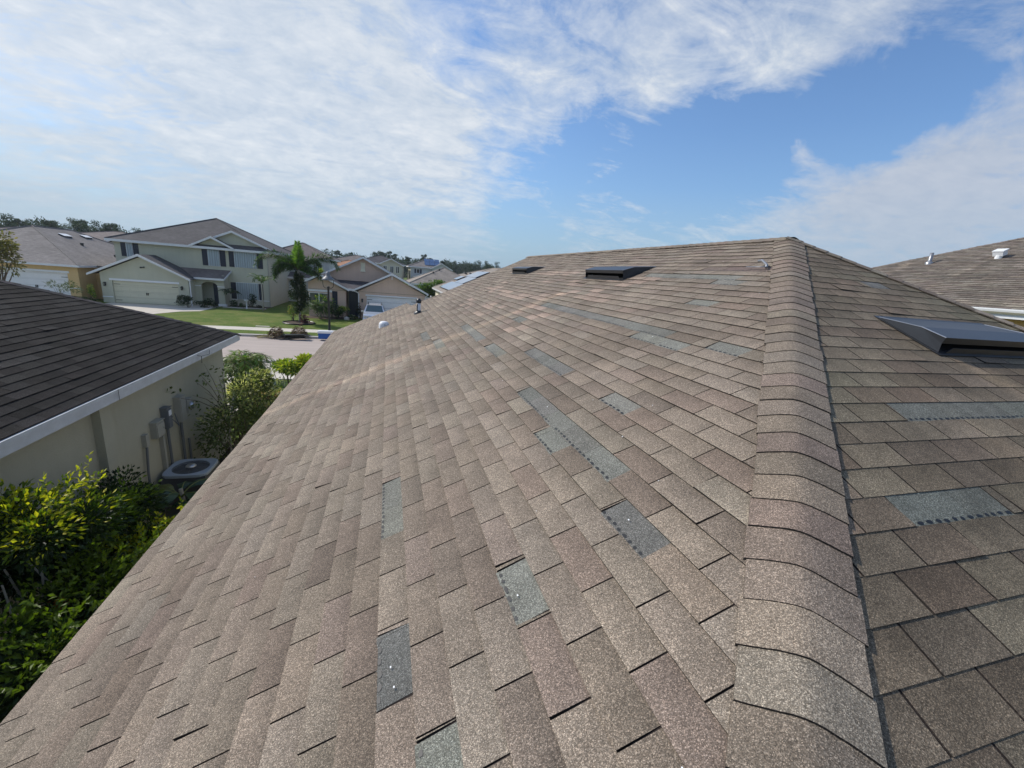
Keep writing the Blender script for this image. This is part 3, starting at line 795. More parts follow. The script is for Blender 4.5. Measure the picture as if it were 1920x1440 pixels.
mb = MB(); mb.box(WX+.002, WX+.07, 8.63, 8.69, .3, 1.64); mb.build('line_cover', M['beigebox'], nb)
mb = MB(); mb.lathe((0, 0, 0), [(0, .06), (.10, .05), (.12, 0)], 12); o = mb.build('hose_reel_cap', M['iron'], nb)
o.location = Vector((WX+.01, 11.4, 1.15))-Vector((-9, 6, 0)); o.rotation_euler = (0, math.pi/2, 0)

# AC condenser
ac = thing('air_conditioner', (-3.60, 8.68, 0), 'grey air conditioner with round fan grille beside the olive stucco wall', 'air conditioner')
cx, cy, hw, zt = -3.60, 8.68, .37, 1.0
mb = MB(); mb.box(cx-hw-.08, cx+hw+.08, cy-hw-.08, cy+hw+.08, 0, .12); mb.build('pad', M['kerb'], ac)
mb = MB(); mb.box(cx-hw+.02, cx+hw-.02, cy-hw+.02, cy+hw-.02, .13, zt-.05); mb.build('cabinet', M['acside'], ac)
mb = MB(); n = 48; ro, ri = [], []
for k in range(n):
    a = k*math.tau/n; c, s = math.cos(a), math.sin(a)
    p = 5.5; r = (abs(c)**p+abs(s)**p)**(-1/p)*hw
    ro.append((cx+c*r, cy+s*r)); ri.append((cx+c*.295, cy+s*.295))
v = [(x, y, zt-.06) for x, y in ro]+[(x, y, zt-.01) for x, y in ro]+[(cx+(x-cx)*.96, cy+(y-cy)*.96, zt) for x, y in ro]+[(x, y, zt-.012) for x, y in ri]+[(x, y, zt-.06) for x, y in ri]
f = []
for L_ in range(4):
    for k in range(n): f.append((L_*n+k, L_*n+(k+1) % n, (L_+1)*n+(k+1) % n, (L_+1)*n+k))
mb.add(v, f); mb.build('top_cover', M['acgrey'], ac)
mb = MB()
for r in [.05+.022*i for i in range(12)]:
    mb.tube([(cx+math.cos(k*math.tau/32)*r, cy+math.sin(k*math.tau/32)*r, zt-.012+.03*(1-r/.3)) for k in range(33)], .0022, 4, cap=False)
for k in range(8):
    a = k*math.tau/8+.2; mb.tube([(cx, cy, zt+.018), (cx+math.cos(a)*.3, cy+math.sin(a)*.3, zt-.012)], .004, 4)
mb.build('grille', M['greybox'], ac)
mb = MB(); mb.lathe((cx, cy, zt), [(0, .04), (.07, .036), (.085, .02), (.085, .0)], 18); mb.build('fan_hub', M['bright_metal'], ac, True)
mb = MB()
for k in range(4):
    a = k*math.pi/2+.3
    mb.add([(cx+math.cos(a+t)*r, cy+math.sin(a+t)*r, zt-.16+dz) for t, r, dz in ((0, .05, 0), (.9, .05, .05), (.75, .27, .06), (.1, .27, -.02))], ((0, 1, 2, 3),))
mb.lathe((cx, cy, zt-.2), [(.09, 0), (.09, .1), (0, .11)], 14)
mb.build('fan', M['fan'], ac)

# ------------------------------------------------------------------ right neighbour
rn = thing('two_storey_house', (20, 6, 0), 'house at the right edge with weathered brown shingle roof and white gutter', 'house')
NX, NZ = 14.0, 5.2
yc = 11.2+(16.61-NX)      # far eave corner: hip runs up at 45 degrees towards the camera
mb = MB()
frB = ((NX, 0), (0, 1), (1, 0), NZ, m_)
rb = [(.170, .148, .122)]*4+[(.148, .126, .106)]*3+[(.195, .172, .142)]*2
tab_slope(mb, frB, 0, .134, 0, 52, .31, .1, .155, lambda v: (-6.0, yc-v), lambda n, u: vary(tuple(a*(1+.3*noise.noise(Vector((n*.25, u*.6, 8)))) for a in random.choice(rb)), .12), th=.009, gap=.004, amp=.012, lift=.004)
cap_run(mb, Vector((NX, yc, NZ)), Vector((1, -1, m_)).normalized(), Vector((1, 1, 0)).normalized(), m_/math.sqrt(2), 0, 70, 0, .15, .14, lambda j: vary((.19, .16, .14), .15))
ro_ = mb.build('roof_slope', [M['sh_nb'], M['slot'], M['tar']], rn)
mb = MB(); zT = NZ+m_*6.4
mb.quad((NX, yc, NZ), (NX+6.4, yc-6.4, zT), (NX+6.9, yc-6.4, zT), (NX+13.3, yc, NZ), 0, (.2, .17, .15))
mb.quad((NX+13.3, yc, NZ), (NX+6.9, yc-6.4, zT), (NX+6.9, -6, zT), (NX+13.3, -6, NZ), 0, (.2, .17, .15))
mb.quad((NX+6.4, yc-6.4, zT), (NX+6.4, -6, zT), (NX+6.9, -6, zT), (NX+6.9, yc-6.4, zT), 0, (.2, .17, .15))
mb.build('roof_slope', M['sh_nb'], rn)
mb = MB()
mb.slab([(NX-.13, 0, NZ+.0), (NX-.13, 0, NZ-.03), (NX-.115, 0, NZ-.075), (NX-.03, 0, NZ-.13), (NX-.02, 0, NZ-.01)], (0, yc, 0))
mb.slab([(NX-.13, -6, NZ+.0), (NX-.13, -6, NZ-.03), (NX-.115, -6, NZ-.075), (NX-.03, -6, NZ-.13), (NX-.02, -6, NZ-.01)], (0, 5.995, 0))
mb.build('gutter', M['white'], rn)
mb = MB(); mb.box(NX-.018, NX, -6, yc, NZ-.22, NZ-.01); mb.box(NX, NX+.4, -6, yc, NZ-.22, NZ-.2); mb.build('fascia', M['fascia'], rn)
mb = MB(); mb.box(NX+.4, NX+12.9, -5.8, yc-.4, 0, NZ-.2); mb.build('wall', M['st_ochre'], rn)
def PN(x, y, h=0): return Vector((x, y, NZ+m_*(x-NX)+h))
mb = MB(); b = PN(16.85, 9.85); mb.lathe(b, [(.10, -.06), (.10, .04), (.055, .07)], 12, 0); mb.lathe(b, [(.05, 0), (.05, .34), (.04, .34)], 12, 0)
o = mb.build('vent_pipe', M['grey_metal'], ro_, True)
mb = MB(); b = PN(17.25, 8.42); mb.lathe(b, [(.08, -.06), (.08, .10)], 12, 0); mb.obox(b+Vector((0, 0, .15)), (.09, 0, .035), (0, .115, 0), (-.03, 0, .065)); mb.obox(b+Vector((-.015, 0, .225)), (.11, 0, .045), (0, .13, 0), (-.003, 0, .011))
o = mb.build('roof_vent', M['white'], ro_); o['label'] = 'white boxy vent near the top of the roof'

# ------------------------------------------------------------------ two-storey sage house
sg = thing('two_storey_house', (-17.6, 52, 0), 'sage green two-storey house with garage and dark shutters across the street', 'house')
FY = 48.5
mb = MB()
mb.box(-24.0, -11.5, FY, 61, 0, 5.32); mb.build('wall', M['st_green'], sg)
hip_roof(sg, -24.4, -11.0, 48.05, 61.45, 5.45, .455, M['far_dark'], M['fascia'])
# small gables over the upper windows
gable(sg, -18.0, -14.35, -16.14, 5.44, 5.50, 6.42, 48.0, 50.3, M['far_dark'], M['fascia'], wy=FY)
mb = MB(); mb.slab([(-17.8, FY-.03, 5.2), (-17.8, FY-.03, 5.42), (-16.14, FY-.03, 6.3), (-14.55, FY-.03, 5.45), (-14.55, FY-.03, 5.2)], (0, .02, 0)); mb.build('gable_wall', M['st_green'], sg)
gable(sg, -17.9, -11.25, -14.56, 5.62, 5.66, 7.12, 48.62, 52.0, M['far_dark'], M['fascia'], wy=48.95)
mb = MB(); mb.slab([(-17.6, 48.95, 5.7), (-14.56, 48.95, 7.02), (-11.6, 48.95, 5.72)], (0, .03, 0)); mb.build('gable_wall', M['st_green'], sg)
# garage wing
GY = 45.8
mb = MB(); 
mb.slab([(-24.0, GY, 0), (-24.0, GY, 2.55), (-20.9, GY, 4.1), (-17.5, GY, 2.42), (-17.5, GY, 0), (-18.32, GY, 0), (-18.32, GY, 1.92), (-23.2, GY, 1.92), (-23.2, GY, 0)], (0, .2, 0))
mb.box(-24.0, -23.8, GY+.2, FY, 0, 2.4); mb.box(-17.7, -17.5, GY+.2, FY, 0, 2.4)
mb.build('garage_wall', M['st_green'], sg)
gable(sg, -24.65, -17.22, -20.9, 2.42, 2.44, 4.30, 45.42, FY, M['far_dark'], M['fascia'], wy=GY)
garage_door(sg, -23.19, -18.33, 1.91, GY+.14, M['gar_sage'])
mb = MB(); mb.box(-23.36, -18.2, GY-.05, GY-.001, 1.925, 2.10); mb.build('door_header', M['white'], sg)
mb = MB(); mb.box(-24.02, -23.25, GY-.03, GY-.001, .45, .53); mb.box(-18.2, -17.48, GY-.03, GY-.001, .45, .53); build_each(mb, 'wall_band', M['white'], sg)
lantern(sg, -23.7, GY, 1.58); lantern(sg, -18.02, GY, 1.6)
mb = MB()
mb.box(-20.95, -20.75, GY-.05, GY, 3.16, 3.24); mb.lathe((-20.93, GY-.1, 3.18), [(0, .06), (.06, .03), (.065, -.05), (0, -.06)], 10); mb.lathe((-20.7, GY-.1, 3.22), [(0, .06), (.06, .03), (.065, -.05), (0, -.06)], 10)
build_each(mb, 'flood_light', M['iron'], sg)
downspout(sg, -17.38, GY+.05, 0, 2.3)
# entry porch with arch
PY = 47.15
def arch_wall(mb, x0, x1, xo0, xo1, zs, zt_, ztop, y, th):
    pts = [(x0, 0), (x0, ztop), (x1, ztop), (x1, 0), (xo1, 0), (xo1, zs)]
    xm = (xo0+xo1)/2; rw = (xo1-xo0)/2; rh = zt_-zs
    for k in range(1, 10): a = k*math.pi/10; pts.append((xm+rw*math.cos(a), zs+rh*math.sin(a)))
    pts += [(xo0, zs), (xo0, 0)]
    mb.slab([(x, y, z) for x, z in pts], (0, th, 0))
mb = MB(); arch_wall(mb, -17.5, -15.1, -17.0, -15.65, 1.83, 2.25, 2.45, PY, .2); mb.box(-15.3, -15.1, PY+.2, FY, 0, 2.9)
mb.build('porch_wall', M['st_green'], sg)
mb = MB(); mb.box(-15.72, -15.08, PY-.04, PY-.001, 0, .22); mb.box(-15.08, -15.04, PY-.04, PY+.3, 0, .22)
mb.box(-15.68, -15.07, PY-.03, PY-.001, 1.80, 1.88); mb.box(-17.5, -16.98, PY-.03, PY-.001, 1.80, 1.88); build_each(mb, 'porch_band', M['white'], sg)
poly_part('porch_roof', [[(-17.5, 46.8, 2.62), (-15.0, 46.8, 2.62), (-14.85, FY, 3.38), (-19.0, FY, 3.38)]], M['far_brown'], sg)
mb = MB(); mb.box(-17.4, -14.98, 46.76, 46.80, 2.44, 2.62)
mb.slab([(-14.98, 46.8, 2.62), (-14.82, FY, 3.38), (-14.82, FY, 3.24), (-14.98, 46.8, 2.46)], (.04, 0, 0)); mb.build('porch_fascia', M['fascia'], sg)
mb = MB(); mb.box(-16.45, -15.6, FY-.05, FY-.001, 0, 2.05); mb.tube([(-16.35, FY-.05, .95), (-16.35, FY-.12, .95)], .03, 6); mb.build('front_door', M['door_navy'], sg)
for (a, b_, p0, p1, s0, s1, z0, z1) in ((-23.5, -22.17, -23.1, -22.6, 0, 0, 4.0, 5.2), (-17.15, -15.2, -16.68, -15.70, 0, 0, 3.72, 5.22), (-14.92, -12.0, -14.46, -12.53, 0, 0, 3.76, 5.22), (-14.95, -12.12, -14.48, -12.53, 0, 0, .68, 2.28)):
    panel(sg, p0+.02, p1-.02, z0, z1, FY); shutter(sg, a, p0-.02, z0, z1, FY-.001); shutter(sg, p1+.02, b_, z0, z1, FY-.001)
mb = MB(); mb.box(-16.75, -15.6, FY-.07, FY-.001, 5.25, 5.33); mb.box(-15.0, -14.45, FY-.07, FY-.001, .58, .645); mb.box(-12.6, -11.6, FY-.07, FY-.001, .58, .645)
build_each(mb, 'window_trim', M['white'], sg)
mb = MB(); mb.tube([(-11.56, FY-.06, 5.2), (-11.56, FY-.06, .1)], .04, 6); mb.build('downspout', M['beigebox'], sg)
mb = MB(); mb.box(-11.5, -11.46, 52.6, 53.1, 3.7, 5.1); mb.box(-11.5, -11.47, 54.6, 55.1, 3.7, 5.1); build_each(mb, 'shutter', M['navy'], sg)

# ------------------------------------------------------------------ tan house
tn = thing('tan_house', (-2, 50, 0), 'single-storey tan stucco house with three gables and white garage door', 'house')
TY = 42.6
mb = MB()
mb.slab([(-2.72, TY, 0), (-2.72, TY, 2.55), (.35, TY, 4.15), (3.58, TY, 2.5), (3.58, TY, 0), (2.66, TY, 0), (2.66, TY, 2.16), (-1.97, TY, 2.16), (-1.97, TY, 0)], (0, .2, 0))
mb.box(-2.72, -2.52, TY+.2, 46, 0, 2.5); mb.box(3.38, 3.58, TY+.2, 57, 0, 2.5)
mb.slab([(-6.98, TY, 0), (-6.98, TY, 3.05), (-5.95, TY, 3.68), (-3.8, TY, 2.5), (-3.8, TY, 0)], (0, .2, 0))
mb.box(-6.98, -6.78, TY+.2, 57, 0, 2.7); mb.box(-4.0, -3.8, TY+.2, 46, 0, 2.5)
mb.slab([(-7.0, 46, 0), (-7.0, 46, 3.4), (-2.41, 46, 5.55), (3.4, 46, 2.6), (3.4, 46, 0)], (0, .2, 0))
mb.box(-6.95, 3.4, 56.8, 57, 0, 2.6)
mb.build('wall', M['st_tan'], tn)
mb = MB(); mb.box(-2.7, 3.56, TY-.012, TY-.001, 2.50, 2.53); mb.box(-6.96, -3.82, TY-.012, TY-.001, 2.50, 2.53); build_each(mb, 'wall_seam', M['st_olive_dark'], tn)
gable(tn, -3.12, 3.72, .35, 2.66, 2.72, 4.40, 42.2, 48, M['far_darkgrey'], M['fascia'], wy=TY)
gable(tn, -7.32, -3.52, -5.95, 3.13, 2.66, 3.88, 42.2, 47, M['far_darkgrey'], M['fascia'], wy=TY)
gable(tn, -7.6, 4.0, -2.41, 3.15, 2.55, 5.74, 45.6, 57.4, M['far_darkgrey'], M['fascia'], wy=46)
poly_part('porch_roof', [[(-3.75, 42.55, 2.68), (-2.9, 42.55, 2.68), (-1.5, 46, 3.35), (-5.4, 46, 3.35)]], M['far_darkgrey'], tn)
mb = MB(); mb.box(-3.6, -3.0, 42.45, 42.56, 2.55, 2.72); mb.build('gutter', M['fascia'], tn)
garage_door(tn, -1.96, 2.65, 2.15, TY+.14, M['gar_white'])
mb = MB(); mb.box(-2.05, 2.74, TY-.05, TY-.001, 2.165, 2.29); mb.build('door_header', M['white'], tn)
lantern(tn, -2.34, TY, 1.72); lantern(tn, 3.1, TY, 1.72)
downspout(tn, -2.66, TY+.02, 0, 2.4, -.4); downspout(tn, 3.50, TY+.02, 0, 2.4, .2)
mb = MB(); mb.box(-3.62, -2.74, 43.9, 43.95, 0, 2.45); mb.box(-3.62, -2.74, 43.86, 43.9, 1.5, 1.53); mb.build('front_door', M['door_navy'], tn)
mb = MB(); mb.box(-3.75, -2.74, 43.96, 44.1, 0, 2.6); mb.build('entry_wall', M['st_olive_dark'], tn)
glass_window(tn, -6.05, -5.22, .9, 2.13, TY, 0, g=M['glass_g']); glass_window(tn, -6.86, -6.15, .9, 2.13, TY, 0, g=M['glass_g'])
mb = MB(); mb.box(-7.0, -4.98, TY-.06, TY-.001, 2.28, 2.46); mb.build('window_header', M['white'], tn)
shutter(tn, -4.97, -4.52, .9, 2.4, TY-.001)
mb = MB(); mb.box(-2.64, -2.24, 45.96, 46-.001, 4.40, 5.12); mb.box(-2.68, -2.20, 45.93, 45.96, 5.12, 5.18); mb.box(-2.70, -2.18, 45.90, 45.96, 4.30, 4.40)
for i in range(6): mb.box(-2.58, -2.30, 45.94, 45.96, 4.46+i*.1, 4.50+i*.1)
mb.build('gable_vent', M['st_cream'], tn)
mb = MB(); mb.box(-5.98, -5.92, 42.1, 42.16, 3.3, 3.7); mb.box(.32, .38, 42.1, 42.16, 3.82, 4.2); build_each(mb, 'gable_bracket', M['white'], tn)

# ------------------------------------------------------------------ ochre house at far left
oc = thing('ochre_house', (-31, 52, 0), 'ochre stucco house with white garage door and brown hip roof at left', 'house')
hip_roof(oc, -38.6, -25.2, 45.5, 64, 2.98, .455, M['far_grey'], M['fascia'], fh=.16)
mb = MB(); mb.slab([(-38, 46, 0), (-38, 46, 2.8), (-25.6, 46, 2.8), (-25.6, 46, 0), (-26.35, 46, 0), (-26.35, 46, 2.25), (-30.9, 46, 2.25), (-30.9, 46, 0)], (0, .25, 0)); mb.box(-25.9, -25.6, 46.25, 63.5, 0, 2.8); mb.box(-25.6, -23.9, 48.3, 60, 0, 2.85)
mb.build('wall', M['st_ochre'], oc)
poly_part('side_roof', [[(-25.3, 47.8, 2.99), (-23.5, 47.8, 2.99), (-23.5, 60, 2.99), (-25.3, 60, 3.0)]], M['far_brown'], oc)
garage_door(oc, -30.88, -26.37, 2.24, 46.14, M['gar_white'])
mb = MB(); mb.box(-31.0, -26.2, 45.95, 45.999, 2.26, 2.44); mb.build('door_header', M['white'], oc)
mb = MB(); mb.box(-26.3, -25.57, 45.96, 45.999, .98, 1.06); mb.build('wall_band', M['white'], oc)
def small_vent(parent, c, mat, top, s=1.0, n=(1, 0, .455)):
    c = Vector(c); mb = MB()
    mb.obox(c+Vector((0, 0, .05*s)), (.22*s, 0, -.10*s), (0, .55*s, 0), (.03*s, 0, .06*s), 0)
    mb.obox(c+Vector((.02, 0, .13*s)), (.24*s, 0, -.10*s), (0, .58*s, 0), (.004, 0, .01), 1)
    return mb.build('roof_vent', [mat, top], parent)
def oc_plane(px, py):
    d = ray(px, py); xe, z0 = -25.2, 2.98
    t = (z0+m_*xe-CAMZ)/(d.z+m_*d.x); p = Vector((d.x*t, d.y*t, d.z*t+CAMZ)); return p
ocr = [c for c in children(oc) if c.name.startswith('roof')][0]
for (px, py) in ((122.5, 443), (161.5, 445.5)): small_vent(ocr, oc_plane(px, py), M['iron'], M['white'])
for (px, py) in ((154, 460), (217, 482)):
    p = oc_plane(px, py); mb = MB(); mb.lathe(p, [(.12, -.1), (.12, .12), (.16, .14), (.14, .22), (0, .25)], 10); mb.build('vent_pipe', M['iron'], ocr)

# ------------------------------------------------------------------ background houses
def bg_house(label, x0, x1, y0, y1, ze, m, roof, wall, over=.4, windows=(), kind='background_house'):
    o = thing(kind, ((x0+x1)/2, (y0+y1)/2, 0), label, 'house')
    hip_roof(o, x0, x1, y0, y1, ze, m, roof, M['fascia'], fh=.2)
    mb = MB(); mb.box(x0+over, x1-over, y0+over, y1-over, 0, ze-.18); mb.build('wall', wall, o)
    for (a, b, c, d) in windows: glass_window(o, a, b, c, d, y0+over)
    return o
o = bg_house('pale grey two-storey house behind the palm, brown hip roof', -15.1, -6.9, 60, 70, 5.28, .455, M['far_brown'], M['st_grey'], windows=((-11.6, -10.4, 3.6, 4.8), (-9.2, -8.2, 3.6, 4.8)))
o = bg_house('low pale wing with brown roof seen between palm and tan gable', -13.5, -8.5, 56.6, 59.9, 2.9, .3, M['far_brown'], M['st_grey'])
bg_house('house with orange roof peeking over the tan house gable', -10.5, -2.5, 76, 86, 4.35, .3, M['far_orange'], M['st_beige'])
bg_house('house with pinkish grey roof beyond the orange roof', -13, -1, 100, 114, 5.3, .28, M['far_brown'], M['st_beige'])
o = bg_house('house with dark brown hip roof behind the beige gable house', -7.0, 3.6, 96, 106, 5.6, .32, M['far_darkgrey'], M['st_beige'])
# beige gable house
o = thing('background_house', (.6, 94, 0), 'beige two-storey gabled house beyond the right end of the tan roof', 'house')
mb = MB(); mb.slab([(-1.35, 90, 0), (-1.35, 90, 5.5), (.55, 90, 6.45), (2.65, 90, 5.35), (2.65, 90, 0)], (0, 5, 0)); mb.build('wall', M['st_beige'], o)
gable(o, -1.7, 3.0, .55, 5.5, 5.35, 6.6, 89.6, 95.3, M['far_tan'], M['fascia'], wy=90)
glass_window(o, -.9, -.3, 4.1, 5.1, 90); glass_window(o, .4, 1.0, 3.9, 5.1, 90); glass_window(o, 1.5, 2.1, 3.9, 5.1, 90)
# white two-storey with solar panels
o = thing('background_house', (8.5, 100, 0), 'white two-storey house with blue solar panels on its roof', 'house')
hip_roof(o, 4.1, 13.2, 94.6, 106, 5.5, .43, M['far_grey'], M['fascia'])
mb = MB(); mb.box(4.6, 12.8, 95, 105.5, 0, 5.3); mb.slab([(9.0, 94.4, 0), (9.0, 94.4, 5.4), (11.0, 94.4, 6.5), (13.0, 94.4, 5.4), (13.0, 94.4, 0)], (0, .59, 0)); mb.build('wall', M['st_grey'], o)
mb = MB(); mb.box(4.56, 4.62, 94.97, 105.5, 0, 5.28); mb.build('side_wall', M['st_cream'], o)
gable(o, 8.7, 13.4, 11.0, 5.3, 5.3, 6.6, 94.0, 97.5, M['far_grey'], M['fascia'], wy=94.4)
gable(o, 5.0, 8.3, 6.9, 3.4, 3.2, 4.15, 92.6, 95, M['far_grey'], M['fascia'], wy=93)
mb = MB(); mb.slab([(5.2, 93, 0), (5.2, 93, 3.35), (6.9, 93, 4.0), (8.2, 93, 3.2), (8.2, 93, 0)], (0, 1.9, 0)); mb.build('wing_wall', M['st_grey'], o)
for x in (5.85, 10.0): glass_window(o, x, x+.6, 4.2, 5.0, 95 if x < 9 else 94.4, 0)
for x in (5.4, 6.55): shutter(o, x, x+.35, 4.15, 5.05, 94.99)
mb = MB(); pz = lambda y: 5.5+.43*(y-94.6)
for i in range(3):
    for j in range(2):
        x = 7.6+i*1.12; y = 95.6+j*1.6
        if 8.65-abs(x+.5-8.65) < y-94.6+4.1 and y+1.5 > 108: continue
        mb.slab([(x, y, pz(y)+.08), (x+1.05, y, pz(y)+.08), (x+1.05, y+1.5, pz(y+1.5)+.08), (x, y+1.5, pz(y+1.5)+.08)], (0, 0, .04))
mb.build('solar_panel', M['solar_blue'], o)
# big hip roof house in front of it
o = thing('background_house', (9.3, 75, 0), 'single-storey house with large grey-brown hip roof beyond the green bushes', 'house')
hip_roof(o, 3.1, 15.3, 68.9, 81.5, 2.8, .455, M['far_tan'], M['fascia'])
mb = MB(); mb.box(3.5, 14.9, 69.3, 81.1, 0, 2.65); mb.build('wall', M['st_beige'], o)
mb = MB()
for (x, z) in ((7.2, 4.55), (8.3, 5.05)): mb.lathe((x, 68.9+(z-2.8)/.455, z), [(.1, -.1), (.1, .2), (.15, .22), (0, .3)], 8)
build_each(mb, 'vent_pipe', M['iron'], o)
# solar roof house across the street, right
o = thing('background_house', (11.5, 52, 0), 'cream house with rows of pale solar panels along its roof slope', 'house')
hip_roof(o, 5.85, 19.5, 42.5, 60.4, 2.72, .455, M['far_tan'], M['fascia'], fh=.17)
mb = MB(); mb.box(6.25, 19.1, 43, 59.9, 0, 2.56); mb.build('wall', M['st_cream'], o)
def sp(x, y, h=.11): return (x-.455*h*.9, y, 2.72+.455*(x-5.85)+h)
mb = MB()
def array(x0, x1, y0, y1, nx, ny):
    for i in range(nx):
        for j in range(ny):
            a = x0+(x1-x0)*i/nx+.012; b = x0+(x1-x0)*(i+1)/nx-.012; c = y0+(y1-y0)*j/ny+.012; d = y0+(y1-y0)*(j+1)/ny-.012
            mb.slab([sp(a, c), sp(b, c), sp(b, d), sp(a, d)], (-.014, 0, .035), 0)
    mb.slab([sp(x0-.02, y0-.02, .03), sp(x1+.02, y0-.02, .03), sp(x1+.02, y0-.02, .10), sp(x0-.02, y0-.02, .10)], (0, .02, 0), 1)
    mb.slab([sp(x0-.02, y1, .03), sp(x0-.02, y0, .03), sp(x0-.02, y0, .10), sp(x0-.02, y1, .10)], (.02, 0, 0), 1)
array(6.35, 7.95, 46.3, 55.4, 1, 9); array(7.97, 9.6, 47.6, 53.4, 1, 6); array(9.65, 11.3, 48.8, 55.6, 1, 7); array(8.6, 9.6, 55.6, 58.6, 1, 3)
mb.build('solar_panel', [M['solar'], M['iron']], o)
# roof with vents farther right
o = bg_house('house with row of vents along its tan roof, beyond the solar panels', 11.2, 26, 70, 84, 4.1, .3, M['far_tan'], M['st_beige'])
rr = [c for c in children(o) if c.name.startswith('roof')][0]
for px in (873, 883, 892):
    p = atY(px, 507.5, 72.6); small_vent(rr, (p.x, 72.6, 4.1+.3*2.6), M['iron'], M['grey_metal'], 1.1)
# far left roofs
bg_house('house with pinkish brown roof at the far left edge of the photo', -47, -37.4, 62, 76, 4.7, .28, M['far_brown'], M['st_beige'])
bg_house('long brown-roofed house behind the ochre house ridge', -44, -29.0, 68, 82, 5.0, .24, M['far_brown'], M['st_beige'])
o = thing('background_house', (-29.5, 62, 0), 'small gabled grey roof seen just left of the sage house eave', 'house')
gable(o, -31.2, -28.2, -29.6, 5.05, 5.05, 5.95, 61, 66, M['far_grey'], M['fascia'], wy=61.4)
mb = MB(); mb.slab([(-31, 61.4, 0), (-31, 61.4, 5), (-29.6, 61.4, 5.8), (-28.4, 61.4, 5), (-28.4, 61.4, 0)], (0, 4.5, 0)); mb.build('wall', M['st_beige'], o)

# fence between the tan and the cream house
fn = thing('vinyl_fence', (4.8, 52, 0), 'white vinyl privacy fence between tan house and cream house', 'fence')
mb = MB(); mb.box(3.66, 6.2, 51.9, 51.95, .05, 1.8); mb.build('fence_panel', M['fencewhite'], fn)
for x in (3.7, 4.95, 6.15):
    mb = MB(); mb.box(x-.07, x+.07, 51.85, 52.0, 0, 1.95); mb.lathe((x, 51.925, 1.95), [(.1, 0), (0, .1)], 4); mb.build('fence_post', M['white'], fn)

# ------------------------------------------------------------------ ground
def flat(name, poly, z, mat, kind='structure'):
    mb = MB(); mb.add([(x, y, z) for x, y in poly], (tuple(range(len(poly))),))
    return struct(mb.build(name, mat), kind)
flat('ground', [(-900, -300), (900, -300), (900, 1500), (-900, 1500)], -.02, M['grass'])
flat('lawn', [(-60, 33.25), (60, 33.25), (60, 62), (-60, 62)], 0.0, M['grass'])
flat('soil', [(-4.02, -3), (-1.2, -3), (-1.2, 13.5), (-4.02, 13.5)], .01, M['soil'])
flat('road', [(-90, 22.6), (90, 22.6), (90, 29.95), (-90, 29.95)], .004, M['road'])
mb = MB()
for a, b, z in ((22.25, 22.6, .13), (29.95, 30.3, .13)):
    y0, y1 = (a, b)
    mb.box(-90, 90, y0, y1, -.01, z)
struct(mb.build('kerb', M['kerb']))
mb = MB(); mb.box(-90, 90, 30.3, 31.85, -.01, .12); struct(mb.build('grass_verge', M['grass']))
mb = MB(); mb.box(-90, 90, 31.85, 33.25, -.01, .125); struct(mb.build('pavement', M['conc']))
mb = MB(); mb.box(-90, 90, 19.2, 20.5, -.01, .02); struct(mb.build('pavement', M['conc']))
mb = MB(); mb.box(-10.5, -4.75, 12.06, 22.25, -.01, .028); struct(mb.build('driveway', M['conc_g']))
flat('driveway', [(-23.4, 33.25), (-18.1, 33.25), (-17.3, 39.3), (-16.6, 41.3), (-15.5, 42.2), (-15.4, 47.1), (-17.5, 47.1), (-17.5, 45.7), (-23.4, 45.7)], .012, M['conc_g'])
flat('driveway', [(-2.3, 33.25), (3.1, 33.25), (3.1, 42.6), (-2.3, 42.6)], .012, M['conc_g'])
flat('driveway', [(-31.2, 33.25), (-26.0, 33.25), (-26.0, 46), (-31.2, 46)], .012, M['conc_g'])
mb = MB(); mb.box(-16.1, -15.1, 44.4, 47.1, 0, .03)
flat('garden_bed', [(-15.0, 46.6), (-13.5, 45.9), (-11.6, 46.2), (-11.3, 48.5), (-15.0, 48.5)], .02, M['mulch'])
flat('garden_bed', [(-7.3, 41.2), (-5, 40.6), (-3.0, 41.4), (-2.75, 42.6), (-7.3, 42.6)], .02, M['mulch'])
mb = MB(); mb.box(-9.3, -8.4, 34.5, 34.75, 0, .03); tag(mb.build('utility_cover', M['conc']), 'small pale concrete cover strip set in the front lawn', 'utility cover')

